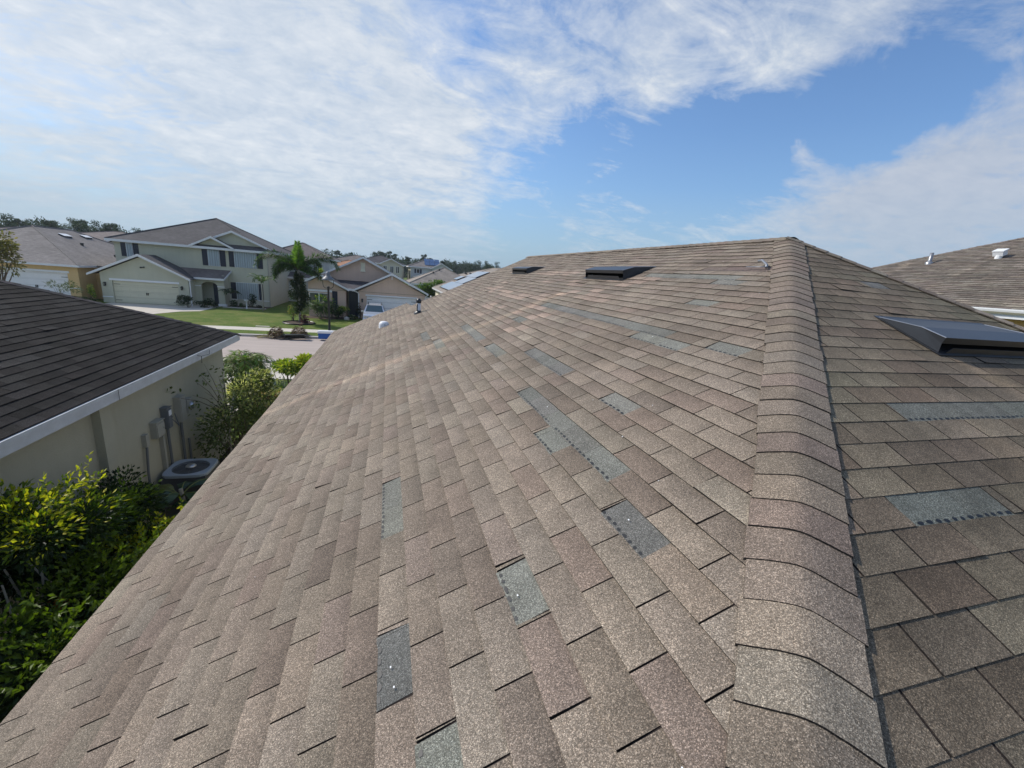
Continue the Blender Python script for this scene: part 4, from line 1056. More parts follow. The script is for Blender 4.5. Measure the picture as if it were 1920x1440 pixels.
# ------------------------------------------------------------------ foliage
def leaf(mb, p, d, ln, w, col, up=None, bend=.25):
    d = d.normalized(); u = Vector((random.gauss(0, 1), random.gauss(0, 1), random.gauss(0, 1))) if up is None else up
    s = d.cross(u)
    if s.length < 1e-3: s = d.cross(Vector((1, 0, 0)))
    s.normalize(); nn = s.cross(d)
    a = p; m1 = p+d*ln*.45+nn*ln*bend*.3; t = p+d*ln-Vector((0, 0, 1))*ln*bend*.4
    mb.add((a, m1+s*w*.5, t, m1-s*w*.5), ((0, 1, 2, 3),), 0, col)
def rdir(zb=0):
    while True:
        v = Vector((random.uniform(-1, 1), random.uniform(-1, 1), random.uniform(-1, 1)))
        if .05 < v.length < 1: v.normalize(); v.z += zb; return v.normalized()
def clump(mb, c, r, n, ln, w, pal, lumps=9, droop=0, top=None, shell=.55):
    """uneven crown: leaves gathered in lumps through the volume; a few of them in the top palette"""
    c = Vector(c); L_ = []
    for i in range(lumps):
        d = rdir(.15); k = random.uniform(.25, .95)
        L_.append((Vector((d.x*r[0]*k, d.y*r[1]*k, d.z*r[2]*k)), random.uniform(.28, .5)))
    for i in range(n):
        o, s = random.choice(L_); d = rdir(.1); k = random.random()**.45
        off = Vector((d.x*r[0]*s*k, d.y*r[1]*s*k, d.z*r[2]*s*k))
        p = c+o+off
        if p.z < .03: continue
        q = (o+off); out = Vector((q.x/r[0], q.y/r[1], q.z/r[2]))
        col = random.choice(pal)
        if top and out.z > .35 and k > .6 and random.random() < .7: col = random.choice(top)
        ld = (d+out*.8+rdir()*.6+Vector((0, 0, -droop)))
        leaf(mb, p, ld, ln*random.uniform(.6, 1.25), w*random.uniform(.7, 1.2), vary(col, .25))
def stems(mb, base, c, r, n, rad, mi=1):
    base = Vector(base); c = Vector(c)
    for i in range(n):
        d = rdir(.4); e = c+Vector((d.x*r[0]*.75, d.y*r[1]*.75, d.z*r[2]*.6))
        b = base+Vector((random.uniform(-.1, .1), random.uniform(-.1, .1), 0))
        mid = b.lerp(e, .5)+Vector((random.uniform(-.1, .1), random.uniform(-.1, .1), .05))
        mb.tube([b, mid, e], [rad, rad*.7, rad*.25], 5, mi)
def shrub(name, base, r, hc, n, ln, w, pal, label, cat='shrub', group=None, top=None, lumps=9, mat='leaf', droop=0, ns=6, stem_r=.02):
    base = Vector(base); t = thing(name, base, label, cat, group)
    mb = MB(); clump(mb, base+Vector((0, 0, hc)), r, n, ln, w, pal, lumps, droop, top); mb.build('foliage', M[mat], t)
    mb = MB(); stems(mb, base, base+Vector((0, 0, hc)), r, ns, stem_r, 0); mb.build('stem', M['bark'], t)
    return t
GR = [(.028, .062, .012), (.038, .080, .016), (.022, .048, .012), (.050, .095, .020)]
DKG = [(.014, .034, .010), (.020, .044, .012), (.012, .026, .008)]
YEL = [(.34, .38, .045), (.26, .32, .04), (.42, .42, .07)]
BRI = [(.10, .17, .03), (.07, .14, .025), (.13, .20, .04)]
ORG = [(.34, .13, .025), (.26, .12, .03)]

def frond(mb, base, az, elev, length, droop, ll, lw, pal, nl=34, plume=False, rmi=1, rr=.02, tipcol=None, curl=0):
    """arching palm frond; az heading, elev start angle, droop total bend"""
    base = Vector(base); p = base.copy(); pts = [p.copy()]; n = 14; a = elev
    hd = Vector((math.cos(az), math.sin(az), 0)); side = Vector((-math.sin(az), math.cos(az), 0))
    tang = []
    for i in range(n):
        t = hd*math.cos(a)+Vector((0, 0, math.sin(a))); tang.append(t)
        p = p+t*(length/n); pts.append(p.copy()); a -= droop/n*(.5+1.0*i/n)
    tang.append(tang[-1])
    mb.tube(pts, [rr*(1-.85*i/n) for i in range(n+1)], 5, rmi, (.10, .14, .03))
    for k in range(nl):
        f = .12+.88*k/(nl-1); i = min(int(f*n), n-1); q = pts[i].lerp(pts[i+1], f*n-i); t = tang[i]
        nrm = side.cross(t).normalized(); size = ll*(math.sin(min(1, f*1.15+.08)*math.pi*.93)**.6+.12)*random.uniform(.85, 1.1)
        for s in (-1, 1):
            if plume:
                for r_ in range(3):
                    aa = random.uniform(-1.2, 1.2); d = side*s*math.cos(aa)+nrm*math.sin(aa)+t*.75
                    leaf(mb, q, d, size, lw, vary(random.choice(pal), .25), nrm, .45)
            else:
                d = side*s*1.0+t*.65+nrm*random.uniform(-.25, .25)
                leaf(mb, q, d, size, lw, vary(random.choice(pal if tipcol is None or random.random() > .3 else tipcol), .22), nrm, .6)

def palm(label, base, h, nf, fl, ll, lw, pal, name='palm_tree', trunk_r=.07, curve=0, droop=1.9, plume=False, elev=(.5, 1.3), nl=30, tip=None, trunkmat='bark_pale', cat='palm tree', az0=0, mat='leaf'):
    base = Vector(base); t = thing(name, base, label, cat)
    mb = MB(); top = base+Vector((curve, curve*.3, h))
    mb.tube([base, base.lerp(top, .3)+Vector((-curve*.3, 0, 0)), base.lerp(top, .7)+Vector((-curve*.25, 0, 0)), top], [trunk_r*1.3, trunk_r, trunk_r*.85, trunk_r*.7], 9)
    mb.build('trunk', M[trunkmat], t, True)
    for i in range(nf):
        mb = MB(); az = az0+i*2.399+random.uniform(-.3, .3); el = elev[0]+(elev[1]-elev[0])*(i/(max(1, nf-1)))
        frond(mb, top, az, el, fl*random.uniform(.85, 1.1), droop*random.uniform(.8, 1.15), ll, lw, pal, nl, plume, tipcol=tip)
        mb.build('frond', [M[mat], M['bark']], t)
    return t

# --- big palm across the street
pb = Vector((-6.87, 37.6, 0))
bp = thing('palm_tree', pb, 'tall palm with bright upright frond and vine-clad trunk on the lawn', 'palm tree')
mb = MB(); mb.tube([pb, pb+Vector((0, 0, 1.2)), pb+Vector((.05, 0, 4.2))], [.10, .07, .10], 10); mb.build('trunk', M['bark_pale'], bp, True)
BP = [(.050, .105, .022), (.035, .075, .018), (.075, .14, .028), (.028, .060, .018)]
BPL = [(.12, .22, .035), (.17, .28, .05), (.09, .17, .03)]
crown = pb+Vector((.05, 0, 4.1))
mb = MB(); frond(mb, crown, 1.7, 1.50, 2.2, .12, .62, .055, BPL, 60, True); mb.build('frond', [M['leaf'], M['bark']], bp)
mb = MB(); frond(mb, crown, -1.2, 1.42, 1.9, .3, .6, .055, BPL, 50, True); mb.build('frond', [M['leaf'], M['bark']], bp)
for (az, el, ln, dr) in ((3.30, 1.05, 3.9, 2.75), (-.10, 1.05, 3.9, 2.6), (3.75, .85, 2.6, 2.9), (2.6, 1.15, 2.6, 2.6), (.7, 1.2, 2.4, 2.5), (-.8, .8, 1.6, 2.2), (2.95, .6, 2.4, 2.6), (.25, .5, 2.0, 2.3)):
    mb = MB(); frond(mb, crown, az, el, ln, dr, .62, .06, BP, 64, True); mb.build('frond', [M['leaf'], M['bark']], bp)
mb = MB()
for k in range(9):
    z = 1.25+k*.30; r = (.45, .68, .78, .80, .76, .66, .5, .38, .28)[k]
    clump(mb, pb+Vector((0, 0, z)), (r, r, .45), 420, .20, .075, [(.020, .042, .012), (.030, .055, .014), (.014, .028, .010), (.055, .060, .018)], 7, .6)
mb.build('vine', M['leaf'], bp)
# ring bed and its red plant
rb_ = thing('ring_bed', (-6.9, 37.3, 0), 'round dark-edged planting ring at the foot of the tall palm', 'planting bed')
mb = MB(); mb.tube([(-6.9+1.15*math.cos(k*math.tau/40), 37.3+1.15*math.sin(k*math.tau/40), .05) for k in range(41)], .05, 6); mb.build('edging', M['iron'], rb_)
mb = MB(); mb.add([(-6.9+1.12*math.cos(k*math.tau/40), 37.3+1.12*math.sin(k*math.tau/40), .03) for k in range(40)], (tuple(range(40)),)); mb.build('mulch', M['mulch'], rb_)
shrub('red_plant', (-6.45, 37.1, .03), (.28, .28, .32), .33, 260, .22, .05, [(.10, .015, .02), (.06, .012, .015)], 'dark red cordyline plant inside the planting ring')
shrub('flowering_plant', (-7.55, 38.3, .0), (.3, .3, .5), .75, 320, .16, .05, BRI+[(.35, .25, .08)], 'yellow-pink flowering plant left of the tall palm trunk')
# garden of the sage house
palm('slim palm with arching light fronds in front of the sage house window', (-11.42, 45.3, 0), 2.55, 8, 1.55, .36, .05, [(.07, .13, .03), (.10, .17, .04), (.05, .095, .025)], trunk_r=.07, droop=2.3, nl=26, elev=(.9, 1.35))
palm('low dark palm beside the porch pillar of the sage house', (-14.55, 46.9, 0), 1.25, 8, 1.15, .36, .05, [(.022, .05, .018), (.03, .065, .02)], trunk_r=.05, droop=2.2, nl=20, elev=(.7, 1.2))
shrub('round_bush', (-17.2, 44.6, 0), (.75, .6, .5), .55, 1500, .10, .06, DKG, 'round dark green bush at the corner of the sage garage', 'bush')
shrub('clipped_hedge', (-15.95, 45.2, 0), (.85, .5, .36), .36, 1500, .09, .06, DKG, 'low dark hedge beside the walkway of the sage house', 'hedge')
shrub('garden_plant', (-14.2, 46.4, 0), (.35, .3, .35), .35, 350, .16, .05, DKG+GR, 'small green plant nearest the porch in the sage house bed', 'plant')
shrub('garden_plant', (-12.8, 46.5, 0), (.45, .35, .65), .75, 420, .18, .06, DKG+[(.06, .09, .05)], 'taller dark plant under the ground-floor window of the sage house', 'plant')
shrub('garden_plant', (-13.5, 46.3, 0), (.3, .3, .22), .2, 260, .12, .05, GR, 'low green plant in the middle of the sage house bed', 'plant')
shrub('garden_plant', (-12.1, 46.4, 0), (.28, .28, .2), .2, 240, .12, .05, [(.12, .03, .02)]+DKG, 'low reddish plant at the right of the sage house bed', 'plant')
mb = MB(); mb.lathe((-13.0, 46.0, 0), [(.09, 0), (.05, .2), (.05, .7), (.18, .78), (.2, .86), (.0, .8)], 12); tag(mb.build('bird_bath', M['white'], None, True), 'small white bird bath in the sage house bed', 'bird bath')
mb = MB()
for i in range(26):
    x = -15+i*.14; mb.obox((x, 46.2-.25*math.sin((i/25)*math.pi)+(.0 if i < 13 else .1), .05), (.06, 0, 0), (0, .05, 0), (0, 0, .06))
tag(mb.build('bed_edging', M['kerb']), 'pale stone edging around the sage house flower bed', 'edging')
# garden of the tan house
t = shrub('cycad_shrub', (-5.75, 40.6, 0), (1.25, 1.0, .95), 1.0, 600, .28, .06, GR+BRI, 'big yellow-green spiky shrub under the tan house window', top=BRI+YEL[:1])
mb = MB()
for i in range(46):
    frond(mb, Vector((-5.75+random.uniform(-.35, .35), 40.6+random.uniform(-.3, .3), .55+random.uniform(0, .5))), random.uniform(0, math.tau), random.uniform(.5, 1.3), random.uniform(.9, 1.5), 1.7, .26, .035, BRI+GR, 18)
mb.build('frond', [M['leaf'], M['bark']], t)
shrub('dark_shrub', (-4.9, 41.4, 0), (.6, .6, 1.0), 1.0, 1100, .13, .06, DKG, 'tall dark shrub right of the spiky shrub, behind the lamp post')
shrub('croton_bush', (-4.05, 41.6, 0), (.72, .6, .55), .62, 1100, .15, .07, GR+BRI, 'yellow-flecked croton bush in front of the tan house entry', 'bush', top=YEL)
shrub('flower_cluster', (-3.1, 41.3, 0), (.55, .4, .25), .25, 500, .1, .06, GR+[(.45, .42, .36)], 'low white-flecked plants by the tan house doorway', 'plant')
shrub('dark_shrub', (-2.55, 42.0, 0), (.28, .25, .65), .75, 500, .12, .05, DKG+[(.05, .02, .015)], 'narrow dark reddish shrub beside the tan garage corner')
mb = MB(); mb.lathe((-3.62, 41.0, 0), [(.22, 0), (.25, .12), (.2, .24), (.05, .3), (0, .3)], 10); tag(mb.build('boulder', M['kerb'], None, True), 'pale round stone in front of the tan house bed', 'stone')
shrub('green_bush', (6.1, 60.5, 0), (2.5, 1.6, 1.55), 2.0, 3800, .28, .12, GR+BRI, 'wide bright green bush mass behind the white fence', 'bush', lumps=16, top=BRI)
shrub('green_bush', (-8.6, 58.5, 0), (1.0, .8, 1.5), 2.3, 1300, .3, .1, BRI+GR, 'light green bush showing above the left tan gable', 'bush', top=YEL)
shrub('yellow_shrub', (-24.5, 45.1, 0), (.35, .3, .65), .8, 500, .14, .06, BRI+YEL, 'tall yellow-flowering shrub at the left corner of the sage garage')
shrub('round_bush', (-24.9, 44.6, 0), (.7, .5, .25), .25, 700, .12, .05, GR, 'low green bush in front of the ochre wall', 'bush')
shrub('wispy_shrub', (-22.15, 38, 0), (.8, .6, .55), 1.75, 500, .2, .035, [(.06, .08, .03), (.08, .10, .05)], 'wispy grey-green shrub showing above the charcoal roof edge')
# small tree at the left edge, beyond the charcoal roof
p = Vector((-16.9, 25, 0)); t = thing('small_tree', p, 'sparse olive-leaved tree at the left edge behind the charcoal roof', 'tree')
mb = MB(); clump(mb, p+Vector((0, 0, 4.0)), (1.0, 1.0, 1.15), 1600, .15, .07, [(.14, .12, .055), (.10, .10, .045), (.19, .16, .09)], 11); mb.build('crown', M['leaf'], t)
mb = MB(); mb.tube([p, p+Vector((.1, 0, 1.6)), p+Vector((0, .1, 3.2))], [.1, .08, .05], 8, 0); stems(mb, p+Vector((0, .1, 2.4)), p+Vector((0, 0, 4.0)), (1, 1, 1), 12, .03, 0); mb.build('trunk', M['bark'], t)

# --- gap between the houses
palm('bushy areca palm with yellowing lower fronds at the stucco house corner', (-4.95, 16.7, 0), 1.15, 30, 1.15, .42, .034, [(.13, .22, .04), (.18, .27, .06), (.09, .16, .03)], trunk_r=.05, droop=2.9, nl=30, elev=(.25, 1.35), tip=[(.17, .15, .035), (.10, .13, .03)], trunkmat='bark')
t = shrub('croton_bush', (-3.80, 17.6, 0), (.68, .5, .30), .92, 900, .17, .075, BRI+YEL, 'yellow-leaved croton at the corner of the near driveway', 'bush', top=YEL)
shrub('croton_bush', (-3.0, 17.3, 0), (.5, .5, .38), 1.0, 900, .17, .075, BRI+YEL, 'yellow-leaved croton partly hidden by the foreground eave', 'bush', top=YEL)
def spiky(name, base, n, ln, w, pal, label, cat='plant', h0=.1, group=None):
    base = Vector(base); t = thing(name, base, label, cat, group); mb = MB()
    for i in range(n):
        az = random.uniform(0, math.tau); el = random.uniform(.35, 1.45); d = Vector((math.cos(az)*math.cos(el), math.sin(az)*math.cos(el), math.sin(el)))
        b = base+Vector((random.uniform(-.25, .25), random.uniform(-.25, .25), h0*random.random()))
        s = d.cross(Vector((0, 0, 1))).normalized(); l = ln*random.uniform(.7, 1.1); c = vary(random.choice(pal), .2)
        q = b+d*l*.55; tip = b+d*l-Vector((0, 0, .10*l))
        mb.add((b-s*w*.4, b+s*w*.4, q+s*w*.5, tip, q-s*w*.5), ((0, 1, 2, 4), (4, 2, 3)), 0, c)
    mb.build('foliage', M['leafgloss'], t); return t
spiky('agave', (-3.60, 15.2, 0), 130, .75, .07, [(.07, .10, .075), (.09, .12, .09), (.05, .08, .05)], 'grey-green spiky yucca clump in front of the croton', h0=.5)
spiky('agave', (-3.0, 15.1, 0), 120, .75, .07, [(.06, .09, .065), (.09, .11, .08)], 'grey-green spiky yucca clump next to the foreground eave', h0=.5)
shrub('mixed_shrub', (-3.75, 14.2, 0), (.5, .5, .4), .55, 1200, .14, .06, GR+[(.10, .09, .04)], 'low olive-green shrub below the yucca clumps')
shrub('mixed_shrub', (-3.1, 14.4, 0), (.6, .6, .45), .6, 1200, .13, .06, GR+[(.12, .10, .04)], 'low green shrub with bronze leaves by the foreground roof edge')
VAR = [(.42, .40, .24), (.52, .50, .34), (.20, .22, .08), (.10, .14, .04)]
shrub('variegated_shrub', (-3.85, 12.8, 0), (.5, .55, .45), 1.15, 1700, .15, .07, VAR, 'cream variegated shrub by the olive wall corner', 'shrub', top=VAR[:2])
shrub('variegated_shrub', (-3.3, 12.5, 0), (.4, .5, .35), 1.1, 1000, .15, .07, VAR+[(.30, .16, .10), (.34, .2, .14)], 'cream and pink variegated shrub behind the dark shrub', 'shrub', top=[(.42, .28, .2), (.5, .45, .3)])
spiky('dark_agave', (-2.75, 11.5, 0), 170, .85, .055, [(.012, .035, .022), (.018, .045, .028)], 'dark blue-green spiky plant against the foreground roof edge', h0=.7)
# large loose shrub in the gap
p = Vector((-3.05, 9.9, 0)); t = thing('large_shrub', p, 'large loose green shrub behind the air conditioner', 'shrub')
MID = [(.085, .115, .035), (.055, .08, .022), (.11, .14, .05), (.15, .17, .07)]
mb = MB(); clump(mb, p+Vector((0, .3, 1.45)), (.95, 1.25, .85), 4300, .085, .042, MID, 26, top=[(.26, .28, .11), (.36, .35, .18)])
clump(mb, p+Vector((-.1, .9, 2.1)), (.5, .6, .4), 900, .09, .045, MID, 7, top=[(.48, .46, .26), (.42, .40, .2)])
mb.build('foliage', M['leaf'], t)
mb = MB(); stems(mb, p, p+Vector((0, .3, 1.45)), (.95, 1.2, .85), 22, .016, 0)
for i in range(9):
    b = p+Vector((-.3, .1, 1.6)); e = p+Vector((random.uniform(-.9, -.45), random.uniform(-.8, .9), random.uniform(1.9, 2.6)))
    mb.tube([b, b.lerp(e, .6)+Vector((0, 0, .08)), e], [.008, .006, .002], 4, 0)
mb.build('stem', M['bark'], t)
mb = MB()
for i in range(9):
    e = p+Vector((random.uniform(-.95, -.45), random.uniform(-.8, .9), random.uniform(1.85, 2.6)))
    for j in range(9): leaf(mb, e+rdir()*.12, rdir(), .09, .045, vary(random.choice(MID), .2))
mb.build('twig_leaves', M['leaf'], t)
mb = MB(); a, b = atX(438, 735, -3.25), atX(431, 812, -3.25); mb.tube([a, b, Vector((b.x, b.y, 0))], .018, 6); mb.build('garden_stake', M['bark_pale'], None)
tag(bpy.data.objects['garden_stake'], 'slim pale garden stake standing in the large shrub', 'garden stake')
# banana plants
def banana(base, n, hh, label, ln=1.0):
    base = Vector(base); t = thing('banana_plant', base, label, 'plant')
    mb = MB(); mb.tube([base, base+Vector((.03, 0, hh*.6)), base+Vector((0, .03, hh))], [.07, .055, .03], 8, 0); mb.build('stem', M['bark_pale'], t)
    for i in range(n):
        mb = MB(); az = i*2.4+random.uniform(-.4, .4); el = random.uniform(.7, 1.2); q = base+Vector((0, 0, hh*.85)); l = ln*random.uniform(.8, 1.1)
        hd_ = Vector((math.cos(az), math.sin(az), 0)); sd = Vector((-math.sin(az), math.cos(az), 0)); c = random.choice([(.06, .11, .04), (.045, .09, .035), (.14, .15, .045), (.035, .08, .035)])
        k = 9; a = el; P_ = []
        for j in range(k+1):
            P_.append(q.copy()); q = q+(hd_*math.cos(a)+Vector((0, 0, math.sin(a))))*l/k; a -= .24
        for j in range(2, k):
            w0 = .17*l*math.sin(math.pi*(j-1.6)/(k-1.2)); w1 = .17*l*math.sin(math.pi*min(1, (j-.6)/(k-1.2)))
            for s in (-1, 1):
                dz = Vector((0, 0, -.25))
                mb.quad(P_[j], P_[j+1], P_[j+1]+sd*s*w1+dz*w1, P_[j]+sd*s*w0+dz*w0, 0, vary(c, .12))
        mb.tube(P_, [.012*(1-.7*i_/k) for i_ in range(k+1)], 5, 0, (.2, .24, .08))
        mb.build('leaf', M['leafgloss'], t)
banana((-3.42, 7.75, 0), 8, 1.0, 'broad-leaved banana plant in front of the air conditioner', .85)
banana((-3.0, 7.3, 0), 7, .9, 'smaller banana plant with yellowing leaf near the roof edge', .75)
banana((-3.65, 7.3, 0), 6, .45, 'low broad-leaved plant against the olive wall', .7)
# hedge along the olive wall
HD = [(.016, .036, .006), (.024, .050, .008), (.012, .028, .006), (.036, .062, .010)]
HT = [(.28, .30, .016), (.46, .43, .025), (.10, .15, .012)]  # yellow leaf colours stand in for sunlight on the hedge tops
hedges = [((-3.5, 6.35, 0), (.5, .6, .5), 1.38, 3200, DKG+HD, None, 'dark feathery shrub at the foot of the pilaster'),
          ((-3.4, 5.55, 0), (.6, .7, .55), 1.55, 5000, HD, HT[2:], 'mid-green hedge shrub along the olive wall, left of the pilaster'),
          ((-3.4, 4.75, 0), (.62, .75, .65), 2.0, 6500, HD, HT, 'hedge shrub with sunlit-coloured yellow-green top shoots at the left edge'),
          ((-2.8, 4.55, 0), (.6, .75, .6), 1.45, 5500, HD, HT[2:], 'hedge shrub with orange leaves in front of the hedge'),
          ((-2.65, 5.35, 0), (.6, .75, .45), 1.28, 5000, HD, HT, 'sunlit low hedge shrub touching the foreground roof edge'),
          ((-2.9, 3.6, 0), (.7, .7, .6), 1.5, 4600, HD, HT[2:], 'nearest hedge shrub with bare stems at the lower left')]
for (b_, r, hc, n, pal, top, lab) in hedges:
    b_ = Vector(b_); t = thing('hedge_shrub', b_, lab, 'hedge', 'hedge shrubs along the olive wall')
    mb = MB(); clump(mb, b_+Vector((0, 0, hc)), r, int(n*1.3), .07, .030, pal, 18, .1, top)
    if top:     # long shoots carrying the painted sunlit colour
        for i in range(46):
            d = Vector((random.uniform(-.5, .9), random.uniform(-.7, .7), random.uniform(.25, .9))).normalized(); q = b_+Vector((random.uniform(-r[0], r[0])*.6, random.uniform(-r[1], r[1])*.6, hc+r[2]*.55)); l = random.uniform(.2, .42)
            for j in range(16):
                c = vary(random.choice(top), .2); leaf(mb, q+d*l*j/15, d+rdir()*.9, .06, .028, c)
    for i in range(3 if 'orange' in lab else 0):
        q = b_+Vector((random.uniform(-.3, .4), random.uniform(-.4, .4), hc+random.uniform(-.1, .35)))
        for j in range(60): leaf(mb, q+rdir()*random.uniform(0, .11), rdir(), .06, .03, vary(random.choice(ORG), .25))
    mb.build('foliage', M['leaf'], t)
    mb = MB()
    for i in range(7):
        x, y = b_.x+random.uniform(-.4, .4), b_.y+random.uniform(-.5, .5)
        mb.tube([(x, y, 0), (x+random.uniform(-.1, .1), y+random.uniform(-.1, .1), hc*.5), (x+random.uniform(-.25, .25), y+random.uniform(-.25, .25), hc)], [.022, .016, .008], 5, 0)
    mb.build('stem', M['bark_pale'], t)

# debris piles on the verge
def pile(c, lab):
    c = Vector(c); t = thing('palm_debris', c, lab, 'garden waste')
    mb = MB()
    for i in range(420):
        a = random.uniform(0, math.tau); r = random.random()**.5; q = c+Vector((math.cos(a)*.48*r, math.sin(a)*.42*r, .1+.75*(1-r*r)*random.random()))
        d = Vector((math.cos(a+1.4), math.sin(a+1.4), random.uniform(-.3, .4)))
        mb.tube([q, q+d*random.uniform(.12, .28)], .012, 4, 0, vary(random.choice([(.20, .12, .06), (.13, .075, .045), (.28, .19, .10)]), .25))
    mb.build('dry_frond', M['leaf'], t)
    mb = MB()
    for i in range(18):
        a = random.uniform(-.5, .5)+(math.pi if random.random() < .45 else 0); q = c+Vector((random.uniform(-.4, .4), random.uniform(-.4, .3), .12))
        e = q+Vector((math.cos(a)*1.1, math.sin(a)*.4, -.06)); mb.tube([q, q.lerp(e, .5)+Vector((0, 0, .08)), e], .022, 5, 0, vary((.34, .29, .17), .3))
    mb.build('dry_stalk', M['leaf'], t)
pile(gnd(519, 634), 'left brown heap of dry palm fronds on the kerb verge')
pile(gnd(562, 632), 'right brown heap of dry palm fronds on the kerb verge')
mb = MB(); q = gnd(553, 637)
for i in range(9): mb.obox(q+Vector((random.uniform(-.4, .4), random.uniform(-.1, .1), .10+.03*i)), (.55, random.uniform(-.2, .2), .02), (.02, .16, .01), (0, 0, .012))
tag(mb.build('dark_boards', M['iron']), 'dark flat debris lying in front of the right palm frond heap', 'debris')
# blue box at the kerb
q = gnd(611, 638); t = thing('storage_bin', q, 'blue bin with white lid at the kerb by the lamp post', 'bin')
mb = MB(); mb.slab([(q.x-.42, q.y-.22, .12), (q.x+.42, q.y-.22, .12), (q.x+.42, q.y+.22, .12), (q.x-.42, q.y+.22, .12)], (0, 0, .36)); mb.box(q.x-.40, q.x+.40, q.y-.232, q.y-.22, .17, .42); mb.build('body', M['blue_plastic'], t)
mb = MB(); mb.box(q.x-.46, q.x+.46, q.y-.26, q.y+.26, .48, .60); mb.box(q.x-.40, q.x+.40, q.y-.20, q.y+.20, .60, .63); mb.build('lid', M['white'], t)

# lamp post
lp = Vector((-3.85, 31.0, .12)); t = thing('street_lamp', lp, 'black street lamp with bell-shaped hood by the kerb', 'street lamp')
mb = MB(); mb.lathe(lp, [(.14, 0), (.14, .25), (.09, .35), (.075, .45), (.065, 3.15), (.09, 3.2), (.09, 3.28), (0, 3.3)], 14); mb.build('post', M['iron'], t, True)
mb = MB()
for s in (-1, 1): mb.tube([lp+Vector((0, 0, 3.15)), lp+Vector((s*.20, 0, 3.17)), lp+Vector((s*.31, 0, 3.28)), lp+Vector((s*.33, 0, 3.45)), lp+Vector((s*.33, 0, 3.72))], .02, 7)
mb.build('yoke', M['iron'], t)
mb = MB(); mb.lathe(lp, [(.40, 3.68), (.42, 3.70), (.34, 3.80), (.20, 3.93), (.14, 3.98), (.14, 4.10), (.10, 4.17), (.06, 4.24), (0, 4.25)], 20); mb.lathe(lp, [(.40, 3.68), (.1, 3.72), (0, 3.72)], 20); mb.build('hood', M['greybox'], t, True)

# silver car
def car(c, label):
    c = Vector(c); t = thing('parked_car', c, label, 'car')
    def P(x, y, z): return c+Vector((x, y, z))       # nose towards -Y
    prof = [(-2.25, .35, .80), (-2.3, .55, .84), (-2.15, .82, .86), (-1.9, .92, .88), (-1.05, 1.05, .90), (-.35, 1.55, .70), (.2, 1.64, .68), (1.4, 1.62, .67), (2.05, 1.45, .68), (2.25, 1.0, .84), (2.28, .5, .84)]
    mb = MB(); n = len(prof); v = []
    for (y, z, w) in prof: 
        belt = min(z, .98)
        v += [P(-.80, y, .30), P(-.90, y, min(.6, z)), P(-.90 if z > 1 else -w, y, belt*.97), P(-w+.02, y, z), P(w-.02, y, z), P(.90 if z > 1 else w, y, belt*.97), P(.90, y, min(.6, z)), P(.80, y, .30)]
    f = []
    for i in range(n-1):
        for k in range(7): f.append((i*8+k, i*8+k+1, (i+1)*8+k+1, (i+1)*8+k))
    f.append(tuple(range(8))); f.append(tuple(range(n*8-1, n*8-9, -1)))
    mb.add(v, f); mb.build('body', M['car'], t)
    mb = MB(); mb.quad(P(-.74, -1.03, 1.08), P(.74, -1.03, 1.08), P(.60, -.37, 1.56), P(-.60, -.37, 1.56)); mb.build('windscreen', M['darkglass'], t)
    for s in (-1, 1):
        mb = MB(); mb.add((P(s*.895, -.75, 1.05), P(s*.895, 1.9, 1.05), P(s*.70, 1.7, 1.5), P(s*.71, -.25, 1.52)), ((0, 1, 2, 3),)); mb.build('side_window', M['darkglass'], t)
        mb = MB(); mb.obox(P(s*1.0, -.75, 1.05), (.11, 0, 0), (0, .05, 0), (0, 0, .07)); mb.build('wing_mirror', M['car'], t)
        mb = MB(); mb.obox(P(s*.62, -2.2, .72), (.2, s*.0, 0), (0, .06, 0), (0, 0, .09)); mb.build('headlight', M['bright_metal'], t)
        for yy in (-1.45, 1.4):
            mb = MB(); q = P(s*.84, yy, .33); mb.tube([q-Vector((.1, 0, 0)), q+Vector((.1, 0, 0))], .33, 18); w_ = mb.build('wheel', M['rubber'], t)
            mb = MB(); mb.tube([q-Vector((.105, 0, 0)), q+Vector((.105, 0, 0))], .2, 14); mb.build('rim', M['bright_metal'], w_)
    mb = MB(); mb.box(c.x-.5, c.x+.5, c.y-2.32, c.y-2.28, .45, .68); mb.build('grille', M['rubber'], t)
    mb = MB(); mb.box(c.x-.6, c.x-.55, c.y-.2, c.y+1.7, 1.66, 1.70); mb.box(c.x+.55, c.x+.6, c.y-.2, c.y+1.7, 1.66, 1.70); build_each(mb, 'roof_rail', M['iron'], t)
car((-1.15, 39.9, .012), 'silver car parked nose-out in the tan house driveway')

